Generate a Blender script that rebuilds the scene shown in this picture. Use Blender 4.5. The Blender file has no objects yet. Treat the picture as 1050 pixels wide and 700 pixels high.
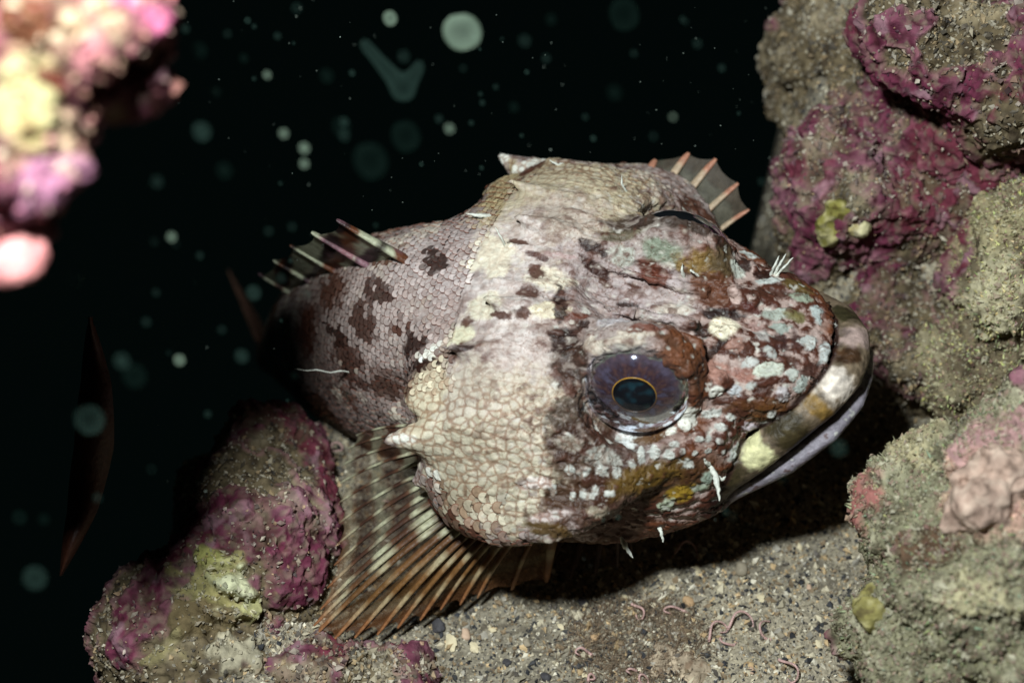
import bpy, math, random, time
T0 = time.time()
def tick(s): print('TICK', s, round(time.time() - T0, 1), flush=True)
import numpy as np
from mathutils import Vector, Matrix
from mathutils.bvhtree import BVHTree

# ------------------------------------------------------------------ camera, water, strobe, exposure
scn = bpy.context.scene
scn.unit_settings.system = 'METRIC'
scn.unit_settings.scale_length = 0.1          # one unit is ten centimetres
random.seed(4)
rng = np.random.default_rng(7)
IW, IH = 1050.0, 700.0
FPX = 525 / math.tan(math.radians(20))
PITCH = math.radians(45.95)
RX = np.array([1., 0, 0]); FW = np.array([0, math.cos(PITCH), -math.sin(PITCH)]); UP = np.array([0, math.sin(PITCH), math.cos(PITCH)])
SNOUT = np.array([0.0, 0.0, 0.42])
CAM = SNOUT - (0.6525 * RX - 0.0272 * UP + 2.5983 * FW)
cam_d = bpy.data.cameras.new('camera'); cam = bpy.data.objects.new('camera', cam_d)
scn.collection.objects.link(cam); scn.camera = cam
cam_d.sensor_width = 36; cam_d.lens = 18 / math.tan(math.radians(20))
cam_d.clip_start = 0.05; cam_d.clip_end = 200
M = Matrix(((RX[0], UP[0], -FW[0], CAM[0]), (RX[1], UP[1], -FW[1], CAM[1]), (RX[2], UP[2], -FW[2], CAM[2]), (0, 0, 0, 1)))
cam.matrix_world = M
cam_d.dof.use_dof = True; cam_d.dof.focus_distance = 2.68; cam_d.dof.aperture_fstop = 1.1

world = bpy.data.worlds.new('World'); scn.world = world; world.use_nodes = True
bg = world.node_tree.nodes['Background']
bg.inputs[0].default_value = (0.16, 0.42, 0.38, 1); bg.inputs[1].default_value = 0.0045

STROBE = np.array([-1.10, -1.0, 2.75])
AIM = np.array([-0.22, -0.10, 0.2])
ld = bpy.data.lights.new('strobe', 'SPOT'); lo = bpy.data.objects.new('strobe', ld); scn.collection.objects.link(lo)
ld.energy = 440; ld.color = (0.91, 0.98, 1.0); ld.spot_size = math.radians(74); ld.spot_blend = 0.45; ld.shadow_soft_size = 0.12
lo.location = STROBE; lo.rotation_euler = Vector(AIM - STROBE).to_track_quat('-Z', 'Y').to_euler()

scn.view_settings.view_transform = 'Standard'; scn.view_settings.look = 'None'
scn.view_settings.exposure = 0; scn.view_settings.gamma = 1; scn.view_settings.use_curve_mapping = False
scn.cycles.use_denoising = True
scn.cycles.max_bounces = 6; scn.cycles.transparent_max_bounces = 16

# ------------------------------------------------------------------ small numeric tools
def pix_dir(px, py):
    return FW + RX * ((px - 525) / FPX) + UP * ((350 - py) / FPX)
def at(px, py, d):                       # the point seen there, d units in front of the camera
    return CAM + pix_dir(px, py) * d
def at_z(px, py, z):                     # the point seen there at height z
    v = pix_dir(px, py)
    return CAM + v * ((z - CAM[2]) / v[2])
def project(p):
    q = np.asarray(p) - CAM
    d = q @ FW
    return np.stack([525 + FPX * (q @ RX) / d, 350 - FPX * (q @ UP) / d, d], -1)

_g = rng.normal(size=(256, 3)); _g = (_g / np.linalg.norm(_g, axis=1)[:, None]).astype(np.float32)
_perm = rng.permutation(256); _perm = np.concatenate([_perm] * 3)
def noise(P):
    P = np.asarray(P, np.float32); Pi = np.floor(P).astype(np.int32); f = P - Pi; Pi &= 255
    w = f * f * f * (f * (f * 6 - 15) + 10)
    out = 0
    for dx in (0, 1):
        for dy in (0, 1):
            for dz in (0, 1):
                h = _perm[_perm[_perm[Pi[:, 0] + dx] + Pi[:, 1] + dy] + Pi[:, 2] + dz]
                g = _g[h]
                d = g[:, 0] * (f[:, 0] - dx) + g[:, 1] * (f[:, 1] - dy) + g[:, 2] * (f[:, 2] - dz)
                out = out + d * (w[:, 0] if dx else 1 - w[:, 0]) * (w[:, 1] if dy else 1 - w[:, 1]) * (w[:, 2] if dz else 1 - w[:, 2])
    return out * 1.6
def fbm(P, oct=4, gain=0.5, lac=2.03):
    a, s, o = 1.0, 0.0, 0.0
    for i in range(oct):
        o = o + a * noise(P + i * 17.3); s += a; a *= gain; P = P * lac
    return o / s
def worley(P):
    """distance to the nearest and second nearest of jittered cell points"""
    Pi = np.floor(P).astype(np.int64); f1 = np.full(len(P), 9.); f2 = np.full(len(P), 9.)
    for dx in (-1, 0, 1):
        for dy in (-1, 0, 1):
            for dz in (-1, 0, 1):
                C = Pi + (dx, dy, dz); h = _perm[_perm[_perm[C[:, 0] & 255] + (C[:, 1] & 255)] + (C[:, 2] & 255)]
                j = np.stack([_perm[h], _perm[h + 57], _perm[h + 131]], 1) / 255.
                d = ((C + .18 + .64 * j - P) ** 2).sum(1)
                f2 = np.minimum(f2, np.maximum(f1, d)); f1 = np.minimum(f1, d)
    return np.sqrt(f1), np.sqrt(f2)
def smooth(a, b, x):
    t = np.clip((x - a) / (b - a), 0, 1); return t * t * (3 - 2 * t)
def smin(a, b, k):
    h = np.clip(k - np.abs(a - b), 0, None) / k
    return np.minimum(a, b) - h * h * k * 0.25
def smax(a, b, k): return -smin(-a, -b, k)

def surface_nets(fn, lo_, hi_, h):
    lo_ = np.array(lo_, float); n = np.ceil((np.array(hi_) - lo_) / h).astype(int) + 1
    ax = [lo_[i] + h * np.arange(n[i]) for i in range(3)]
    F = np.ones(n, np.float32); bs = 8
    nb_ = -(-n // bs)
    G = np.stack(np.meshgrid(*[np.arange(k) for k in nb_], indexing='ij'), -1).reshape(-1, 3)
    fc = fn(lo_ + h * (G * bs + (bs - 1) / 2))
    live = np.abs(fc) < h * bs * 1.6 + .05
    F[...] = np.repeat(np.repeat(np.repeat(np.sign(fc).reshape(nb_), bs, 0), bs, 1), bs, 2)[:n[0], :n[1], :n[2]]
    o_ = np.stack(np.meshgrid(*[np.arange(bs)] * 3, indexing='ij'), -1).reshape(-1, 3)
    Ga = G[live]
    for k0 in range(0, len(Ga), 400):
        I = (Ga[k0:k0 + 400, None] * bs + o_[None]).reshape(-1, 3)
        I = I[(I < n).all(1)]
        F[I[:, 0], I[:, 1], I[:, 2]] = fn(lo_ + h * I)
    F = np.where(F == 0, 1e-9, F)
    S = F < 0
    c = np.zeros(n - 1, np.int32)
    for a in (0, 1):
        for b in (0, 1):
            for d in (0, 1):
                c += S[a:n[0] - 1 + a, b:n[1] - 1 + b, d:n[2] - 1 + d]
    act = (c > 0) & (c < 8)
    ci = np.argwhere(act)
    idx = -np.ones(act.shape, np.int64); idx[act] = np.arange(len(ci))
    acc = np.zeros((len(ci), 3)); cnt = np.zeros(len(ci))
    cor = [(a, b, d) for a in (0, 1) for b in (0, 1) for d in (0, 1)]
    for p in cor:
        for axis in range(3):
            if p[axis]: continue
            q = list(p); q[axis] = 1
            f0 = F[ci[:, 0] + p[0], ci[:, 1] + p[1], ci[:, 2] + p[2]]; f1 = F[ci[:, 0] + q[0], ci[:, 1] + q[1], ci[:, 2] + q[2]]
            m = (f0 < 0) != (f1 < 0)
            t = np.where(m, f0 / np.where(m, f0 - f1, 1), 0)
            pt = np.tile(np.array(p, float), (len(ci), 1)); pt[:, axis] = t
            acc[m] += pt[m]; cnt[m] += 1
    V = lo_ + h * (ci + acc / cnt[:, None])
    quads = []
    for axis in range(3):
        o = [(1, 2), (2, 0), (0, 1)][axis]
        sl0 = [slice(None)] * 3; sl1 = [slice(None)] * 3
        sl0[axis] = slice(0, -1); sl1[axis] = slice(1, None)
        a0, a1 = S[tuple(sl0)], S[tuple(sl1)]
        e = np.argwhere(a0 != a1)
        ok = (e[:, o[0]] > 0) & (e[:, o[1]] > 0) & (e[:, o[0]] < n[o[0]] - 1) & (e[:, o[1]] < n[o[1]] - 1)
        e = e[ok]; ins = a0[e[:, 0], e[:, 1], e[:, 2]]
        def cell(du, dv):
            k = e.copy(); k[:, o[0]] -= du; k[:, o[1]] -= dv
            return idx[k[:, 0], k[:, 1], k[:, 2]]
        Q = np.stack([cell(1, 1), cell(0, 1), cell(0, 0), cell(1, 0)], 1)
        Q[~ins] = Q[~ins][:, ::-1]
        quads.append(Q)
    return V, np.concatenate(quads)

def grad(fn, P, e=2e-3):
    g = np.stack([fn(P + np.eye(3)[i] * e) - fn(P - np.eye(3)[i] * e) for i in range(3)], 1) / (2 * e)
    return g
def relax(fn, P, it=2):
    for _ in range(it):
        g = grad(fn, P); P = P - g * (fn(P) / np.maximum((g * g).sum(1), 0.05))[:, None]
    return P
def subdivide(V, Q):
    E = np.concatenate([Q[:, [0, 1]], Q[:, [1, 2]], Q[:, [2, 3]], Q[:, [3, 0]]])
    key = np.sort(E, 1); k = key[:, 0] * len(V) + key[:, 1]
    u, first, inv = np.unique(k, return_index=True, return_inverse=True)
    mid = (V[key[first, 0]] + V[key[first, 1]]) / 2
    cen = V[Q].mean(1)
    n = len(Q); ne = len(V) + inv.reshape(4, n); nc = len(V) + len(u) + np.arange(n)
    NQ = np.concatenate([np.stack([Q[:, i], ne[i], nc, ne[i - 1]], 1) for i in range(4)])
    return np.concatenate([V, mid, cen]), NQ
def vnormals(V, Q):
    fn_ = np.cross(V[Q[:, 2]] - V[Q[:, 0]], V[Q[:, 3 if Q.shape[1] == 4 else 1]] - V[Q[:, 1 if Q.shape[1] == 4 else 0]])
    if Q.shape[1] == 3: fn_ = np.cross(V[Q[:, 1]] - V[Q[:, 0]], V[Q[:, 2]] - V[Q[:, 0]])
    N = np.zeros_like(V)
    for i in range(Q.shape[1]):
        for j in range(3): N[:, j] += np.bincount(Q[:, i], fn_[:, j], len(V))
    return N / np.maximum(np.linalg.norm(N, axis=1), 1e-12)[:, None]

def make_mesh(name, V, Q, mat, col=None, smooth_shade=True):
    me = bpy.data.meshes.new(name)
    V = np.asarray(V, np.float32); Q = np.asarray(Q, np.int32)
    me.vertices.add(len(V)); me.vertices.foreach_set('co', V.ravel())
    me.loops.add(Q.size); me.loops.foreach_set('vertex_index', Q.ravel())
    me.polygons.add(len(Q)); k = Q.shape[1]
    me.polygons.foreach_set('loop_start', np.arange(len(Q), dtype=np.int32) * k)
    me.polygons.foreach_set('use_smooth', np.full(len(Q), smooth_shade))
    me.update(calc_edges=True)
    if col is not None: set_col(me, col)
    if mat: me.materials.append(mat)
    return me
def set_col(me, col):
    a = me.color_attributes.new('Col', 'FLOAT_COLOR', 'POINT')
    c = np.ones((len(me.vertices), 4), np.float32); c[:, :3] = col
    a.data.foreach_set('color', c.ravel())
def link(name, me, parent=None, label=None, cat=None, group=None, kind=None):
    o = bpy.data.objects.new(name, me); scn.collection.objects.link(o)
    if parent: o.parent = parent
    if label: o['label'] = label
    if cat: o['category'] = cat
    if group: o['group'] = group
    if kind: o['kind'] = kind
    return o
def lin(r, g, b):
    c = np.array([r, g, b]) / 255.0
    return np.where(c < 0.04045, c / 12.92, ((c + 0.055) / 1.055) ** 2.4)

# ------------------------------------------------------------------ materials
def mat_col(name, rough=0.6, spec=0.25, bump=0.0, bscale=60, trans=0.0, alpha=None, var=0.25):
    m = bpy.data.materials.new(name); m.use_nodes = True
    nt = m.node_tree; b = nt.nodes['Principled BSDF']
    at_ = nt.nodes.new('ShaderNodeAttribute'); at_.attribute_name = 'Col'
    tc = nt.nodes.new('ShaderNodeTexCoord')
    nz = nt.nodes.new('ShaderNodeTexNoise'); nz.inputs['Scale'].default_value = bscale; nz.inputs['Detail'].default_value = 5
    nt.links.new(tc.outputs['Object'], nz.inputs['Vector'])
    mr = nt.nodes.new('ShaderNodeMapRange'); mr.inputs[1].default_value = 0.25; mr.inputs[2].default_value = 0.75
    mr.inputs[3].default_value = 1 - var; mr.inputs[4].default_value = 1 + var
    nt.links.new(nz.outputs['Fac'], mr.inputs[0])
    mx = nt.nodes.new('ShaderNodeVectorMath'); mx.operation = 'SCALE'
    nt.links.new(at_.outputs['Color'], mx.inputs[0]); nt.links.new(mr.outputs[0], mx.inputs['Scale'])
    nt.links.new(mx.outputs[0], b.inputs['Base Color'])
    b.inputs['Roughness'].default_value = rough; b.inputs['Specular IOR Level'].default_value = spec
    if bump:
        bp = nt.nodes.new('ShaderNodeBump'); bp.inputs['Strength'].default_value = bump; bp.inputs['Distance'].default_value = 0.01
        nt.links.new(nz.outputs['Fac'], bp.inputs['Height']); nt.links.new(bp.outputs[0], b.inputs['Normal'])
    if trans:
        tr = nt.nodes.new('ShaderNodeBsdfTranslucent'); ms = nt.nodes.new('ShaderNodeMixShader'); ms.inputs[0].default_value = trans
        nt.links.new(mx.outputs[0], tr.inputs[0]); nt.links.new(b.outputs[0], ms.inputs[1]); nt.links.new(tr.outputs[0], ms.inputs[2])
        last = ms
        if alpha is not None:
            tp = nt.nodes.new('ShaderNodeBsdfTransparent'); m2 = nt.nodes.new('ShaderNodeMixShader'); m2.inputs[0].default_value = alpha
            nt.links.new(ms.outputs[0], m2.inputs[1]); nt.links.new(tp.outputs[0], m2.inputs[2]); last = m2
        nt.links.new(last.outputs[0], nt.nodes['Material Output'].inputs[0])
    elif alpha is not None:
        b.inputs['Alpha'].default_value = 1 - alpha
    return m
M_SKIN = mat_col('fish_skin', 0.5, 0.3, 0.35, 90, var=0.22)
M_ROCK = mat_col('crusted_rock', 0.9, 0.1, 0.9, 45, var=0.35)

#@FISH
HL = 0.9
def euler(yaw, pit, rol):
    cy, sy, cp, sp, cr, sr = np.cos(yaw), np.sin(yaw), np.cos(pit), np.sin(pit), np.cos(rol), np.sin(rol)
    return np.array([[cy, -sy, 0], [sy, cy, 0], [0, 0, 1]]) @ np.array([[cp, 0, sp], [0, 1, 0], [-sp, 0, cp]]) @ np.array([[1, 0, 0], [0, cr, -sr], [0, sr, cr]])
FR = euler(*np.radians([-18.79, -13.36, 9.02]))
def to_world(p): return (np.asarray(p) * HL) @ FR.T + SNOUT
def to_local(p): return ((np.asarray(p) - SNOUT) @ FR) / HL

def rcone(P, a, b, ra, rb):
    a = np.array(a, float); b = np.array(b, float); d = b - a
    t = np.clip(((P - a) @ d) / (d @ d), 0, 1)
    return np.linalg.norm(P - a - t[:, None] * d, axis=1) - (ra + (rb - ra) * t)
def tube(P, pts, rad):
    o = rcone(P, pts[0], pts[1], rad[0], rad[1])
    for i in range(1, len(pts) - 1): o = np.minimum(o, rcone(P, pts[i], pts[i + 1], rad[i], rad[i + 1]))
    return o
def frame(nrm, xd):
    n = np.array(nrm, float); n /= np.linalg.norm(n); x = np.array(xd, float); x -= n * (x @ n); x /= np.linalg.norm(x)
    return np.stack([x, np.cross(n, x), n])      # rows
def ellips(P, c, r, B=None):
    q = P - np.array(c, float)
    if B is not None: q = q @ B.T
    r = np.array(r, float)
    k0 = np.linalg.norm(q / r, axis=1); k1 = np.linalg.norm(q / (r * r), axis=1)
    return k0 * (k0 - 1) / np.maximum(k1, 1e-9)

#            x     half-w  top    bottom
ST = np.array([[-0.015, .03, -.02, -.10], [-.03, .06, .00, -.125], [-.07, .115, .026, -.145], [-.16, .168, .068, -.18], [-.28, .20, .11, -.22], [-.41, .235, .135, -.26],
               [-.55, .27, .180, -.29], [-.70, .295, .225, -.32], [-.85, .265, .245, -.345], [-1.0, .255, .25, -.35], [-1.2, .24, .24, -.33], [-1.4, .20, .215, -.26],
               [-1.6, .14, .19, -.17], [-1.8, .085, .13, -.06], [-1.95, .06, .11, .0], [-2.0, .03, .10, .03]])[::-1]
LIP_P = [(-.026, 0, -.004), (-.034, .050, -.006), (-.072, .108, -.020), (-.136, .163, -.050), (-.210, .214, -.096), (-.318, .268, -.165)]
LIP_R = [.035, .035, .035, .035, .035, .032]
JAW_P = [(-.012, 0, -.072), (-.020, .062, -.076), (-.064, .133, -.094), (-.142, .190, -.135), (-.285, .250, -.198)]
JAW_R = [.022, .022, .022, .022, .022]
def bend(x):                                                     # the tail swings away to the fish's left and down
    s = np.clip(-x - .85, 0, None) ** 1.7
    return 0.34 * s, -0.66 * s
EYE = np.array([-.415, .20, .125])
EN = np.array([.14, .94, .24]); EN /= np.linalg.norm(EN)
EB = frame(EN, (1, 0, 0)); FAR = np.array([0., .022, .026])          # the far eye sits a little lower
def fish_sdf(P):
    by, bz = bend(P[:, 0])
    x, y, z = P[:, 0], P[:, 1] - by, P[:, 2] - bz
    A = np.stack([x, np.abs(y), z], 1)
    w = np.interp(x, ST[:, 0], ST[:, 1]); t = np.interp(x, ST[:, 0], ST[:, 2]); b = np.interp(x, ST[:, 0], ST[:, 3])
    h = (t - b) / 2; c = (t + b) / 2
    n = np.where(x > -.5, 2.7, np.where(x > -.8, 2.4, 2.05))
    rr = (np.abs(y / w) ** n + np.abs((z - c) / h) ** n) ** (1 / n)
    f = (rr - 1) * np.minimum(w, h) * 0.9
    f = np.maximum(f, np.maximum(x + 0.01, -2.0 - x)) * np.where(x < -.95, .8, 1)
    # gill cover: a domed plate with a free hind edge and two spines
    B = frame((.30, .93, .16), (1, -.3, .05))
    g = ellips(A, (-.63, .285, -.035), (.262, .085, .240), B)
    g = smin(g, ellips(A, (-.68, .25, .105), (.20, .135, .07)), .10)
    g = smin(g, tube(A, [(-.66, .30, .10), (-.82, .375, .128), (-.928, .418, .150)], [.075, .036, .003]), .03)
    g = smin(g, tube(A, [(-.64, .33, .125), (-.70, .36, .150), (-.755, .372, .172)], [.03, .014, .003]), .03)
    g = smin(g, tube(A, [(-.66, .34, .01), (-.80, .388, .01), (-.875, .420, .010)], [.05, .026, .003]), .02)
    g = smin(g, ellips(A, (-.66, .305, .035), (.215, .095, .13), B), .08)
    f = smin(f, g, .07)
    f = smin(f, tube(A, [(-.32, .255, -.19), (-.47, .305, -.225), (-.62, .33, -.235)], [.045, .055, .05]), .05)
    # cheek and shoulder
    f = smin(f, ellips(A, (-.43, .225, -.09), (.20, .105, .15)), .06)
    f = smin(f, ellips(A, (-.46, .255, -.15), (.16, .085, .11)), .06)
    f = smin(f, ellips(A, (-.70, .15, .15), (.20, .17, .07)), .08)
    # snout plate
    f = smin(f, ellips(A, (-.18, 0, .028), (.12, .120, .042)), .04)
    f = smin(f, ellips(A, (-.26, .095, .03), (.14, .080, .055)), .05)
    # lips
    f = smin(f, tube(A, LIP_P, LIP_R), .010)
    f = smin(f, tube(A, JAW_P, JAW_R), .015)
    f = smax(f, -tube(A, [(-.064, 0, .030), (-.070, .040, .029), (-.100, .090, .016), (-.162, .142, -.014), (-.232, .188, -.058), (-.335, .238, -.122)], [.008] * 5 + [.005]), .010)
    f = smax(f, -tube(A, [(.015, 0, -.044), (.006, .06, -.048), (-.038, .130, -.063), (-.112, .184, -.098), (-.185, .222, -.138)], [.015, .015, .013, .010, .004]), .008)
    # brow, orbit
    AE = A + np.where(y > 0, 1., 0.)[:, None] * FAR
    f = smin(f, ellips(AE, EYE - EN * .022, (.134, .134, .060), EB), .045)
    f = smax(f, -ellips(AE, EYE + EN * .060, (.111, .111, .072), EB), .010)
    q = (AE - EYE - EN * .012) @ EB.T
    f = smin(f, np.hypot(np.hypot(q[:, 0], q[:, 1]) - .115, q[:, 2]) - .010, .02)
    f = smin(f, tube(AE, [(-.31, .12, .145), (-.40, .11, .178), (-.52, .125, .195)], [.018, .02, .016]), .035)
    f = smin(f, tube(A, [(-.55, .10, .195), (-.66, .11, .230), (-.75, .115, .272)], [.020, .021, .003]), .025)
    f = smin(f, tube(A, [(-.57, .20, .18), (-.70, .22, .210), (-.80, .235, .252)], [.020, .021, .003]), .025)
    f = smax(f, -ellips(A, (-.985, .335, .105), (.105, .12, .13)), .015)
    f = smax(f, -ellips(A, (-1.05, .345, .19), (.13, .115, .13)), .02)
    f = smin(f, ellips(A, (-.845, .285, .150), (.055, .05, .022)), .03)
    f = smax(f, -ellips(A, (-.42, 0, .20), (.15, .055, .055)), .05)
    for a_, b_, r_ in [((-.33, .045, .128), (-.53, .052, .182), .010), ((-.50, .14, .19), (-.64, .165, .222), .011), ((-.58, .045, .195), (-.74, .05, .245), .010), ((-.26, .15, .085), (-.33, .20, .075), .014), ((-.20, .06, .075), (-.31, .075, .12), .012), ((-.30, .235, .01), (-.34, .262, -.03), .014), ((-.58, .27, .14), (-.70, .30, .165), .012)]:
        f = smin(f, rcone(A, a_, b_, r_ * 1.35, r_ * .5), .012)
    # cheek ridge, preopercular spines, nasal spine
    f = smin(f, tube(A, [(-.26, .215, .00), (-.38, .285, -.035), (-.50, .315, -.035)], [.018, .018, .012]), .03)
    f = smin(f, tube(A, [(-.545, .352, -.10), (-.60, .378, -.105), (-.64, .394, -.11)], [.03, .016, .003]), .02)
    f = smin(f, tube(A, [(-.525, .345, -.175), (-.58, .372, -.185), (-.62, .386, -.19)], [.03, .018, .003]), .02)
    f = smin(f, tube(A, [(-.49, .325, -.235), (-.53, .35, -.248), (-.56, .36, -.255)], [.03, .016, .003]), .02)
    f = smin(f, tube(A, [(-.24, .05, .10), (-.27, .052, .135)], [.02, .004]), .03)
    return f

FV, FQ = surface_nets(fish_sdf, (-2.06, -.56, -.95), (.06, 1.1, .36), .012)
FV = relax(fish_sdf, FV, 2)
fish_bvh = BVHTree.FromPolygons([Vector(v) for v in to_world(FV)], [tuple(int(i) for i in q) for q in FQ])
FV, FQ = subdivide(FV, FQ)
FV = relax(fish_sdf, FV, 1)
FV, FQ = subdivide(FV, FQ)
FN = vnormals(FV, FQ)
tick('fish sdf')

def hit(bvh, px, py):
    v = pix_dir(px, py); v = v / np.linalg.norm(v)
    loc, nor, i, d = bvh.ray_cast(Vector(CAM), Vector(v))
    if loc is None: return None
    return np.array(loc), np.array(nor)
class Patch:
    """a coloured patch that sits on a surface: centre, tangent frame, radii"""
    def __init__(s, bvh, px, py, rx, ry, ang, col, soft=.35, wob=.45, raise_=0., freq=26., scale=None):
        h = hit(bvh, px, py); s.ok = h is not None
        if not s.ok: return
        s.c, n = h
        d = (s.c - CAM) @ FW; u = d / FPX
        cosv = max(.35, abs(n @ (s.c - CAM)) / np.linalg.norm(s.c - CAM))
        a = math.radians(ang); ix = RX * math.cos(a) - UP * math.sin(a)
        t = ix - n * (ix @ n); t /= np.linalg.norm(t); b = np.cross(n, t)
        # a foreshortened surface needs a longer patch on the surface to read the same
        v = (s.c - CAM) / np.linalg.norm(s.c - CAM)
        ft = 1 / max(.4, math.sqrt(max(0, 1 - (t @ v) ** 2))); fb = 1 / max(.4, math.sqrt(max(0, 1 - (b @ v) ** 2)))
        s.B = np.stack([t / (rx * u * ft), b / (ry * u * fb), n / (max(rx, ry) * u * 1.5)])
        s.R = max(rx * ft, ry * fb) * u * (1.3 + wob)
        s.wide = max(rx, ry); s.col = np.array(lin(*col)); s.soft = soft; s.wob = wob; s.rz = raise_; s.freq = freq
    def mask(s, P, wobble=None):
        m = np.zeros(len(P))
        if not s.ok: return m
        i = np.nonzero((np.abs(P - s.c) < s.R).all(1))[0]
        if len(i) == 0: return m
        q = (P[i] - s.c) @ s.B.T
        d = np.linalg.norm(q, axis=1) + s.wob * (fbm(P[i] * s.freq, 3) if wobble is None else wobble[i])
        m[i] = smooth(1 + s.soft / 2, 1 - s.soft / 2, d)
        return m

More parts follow.
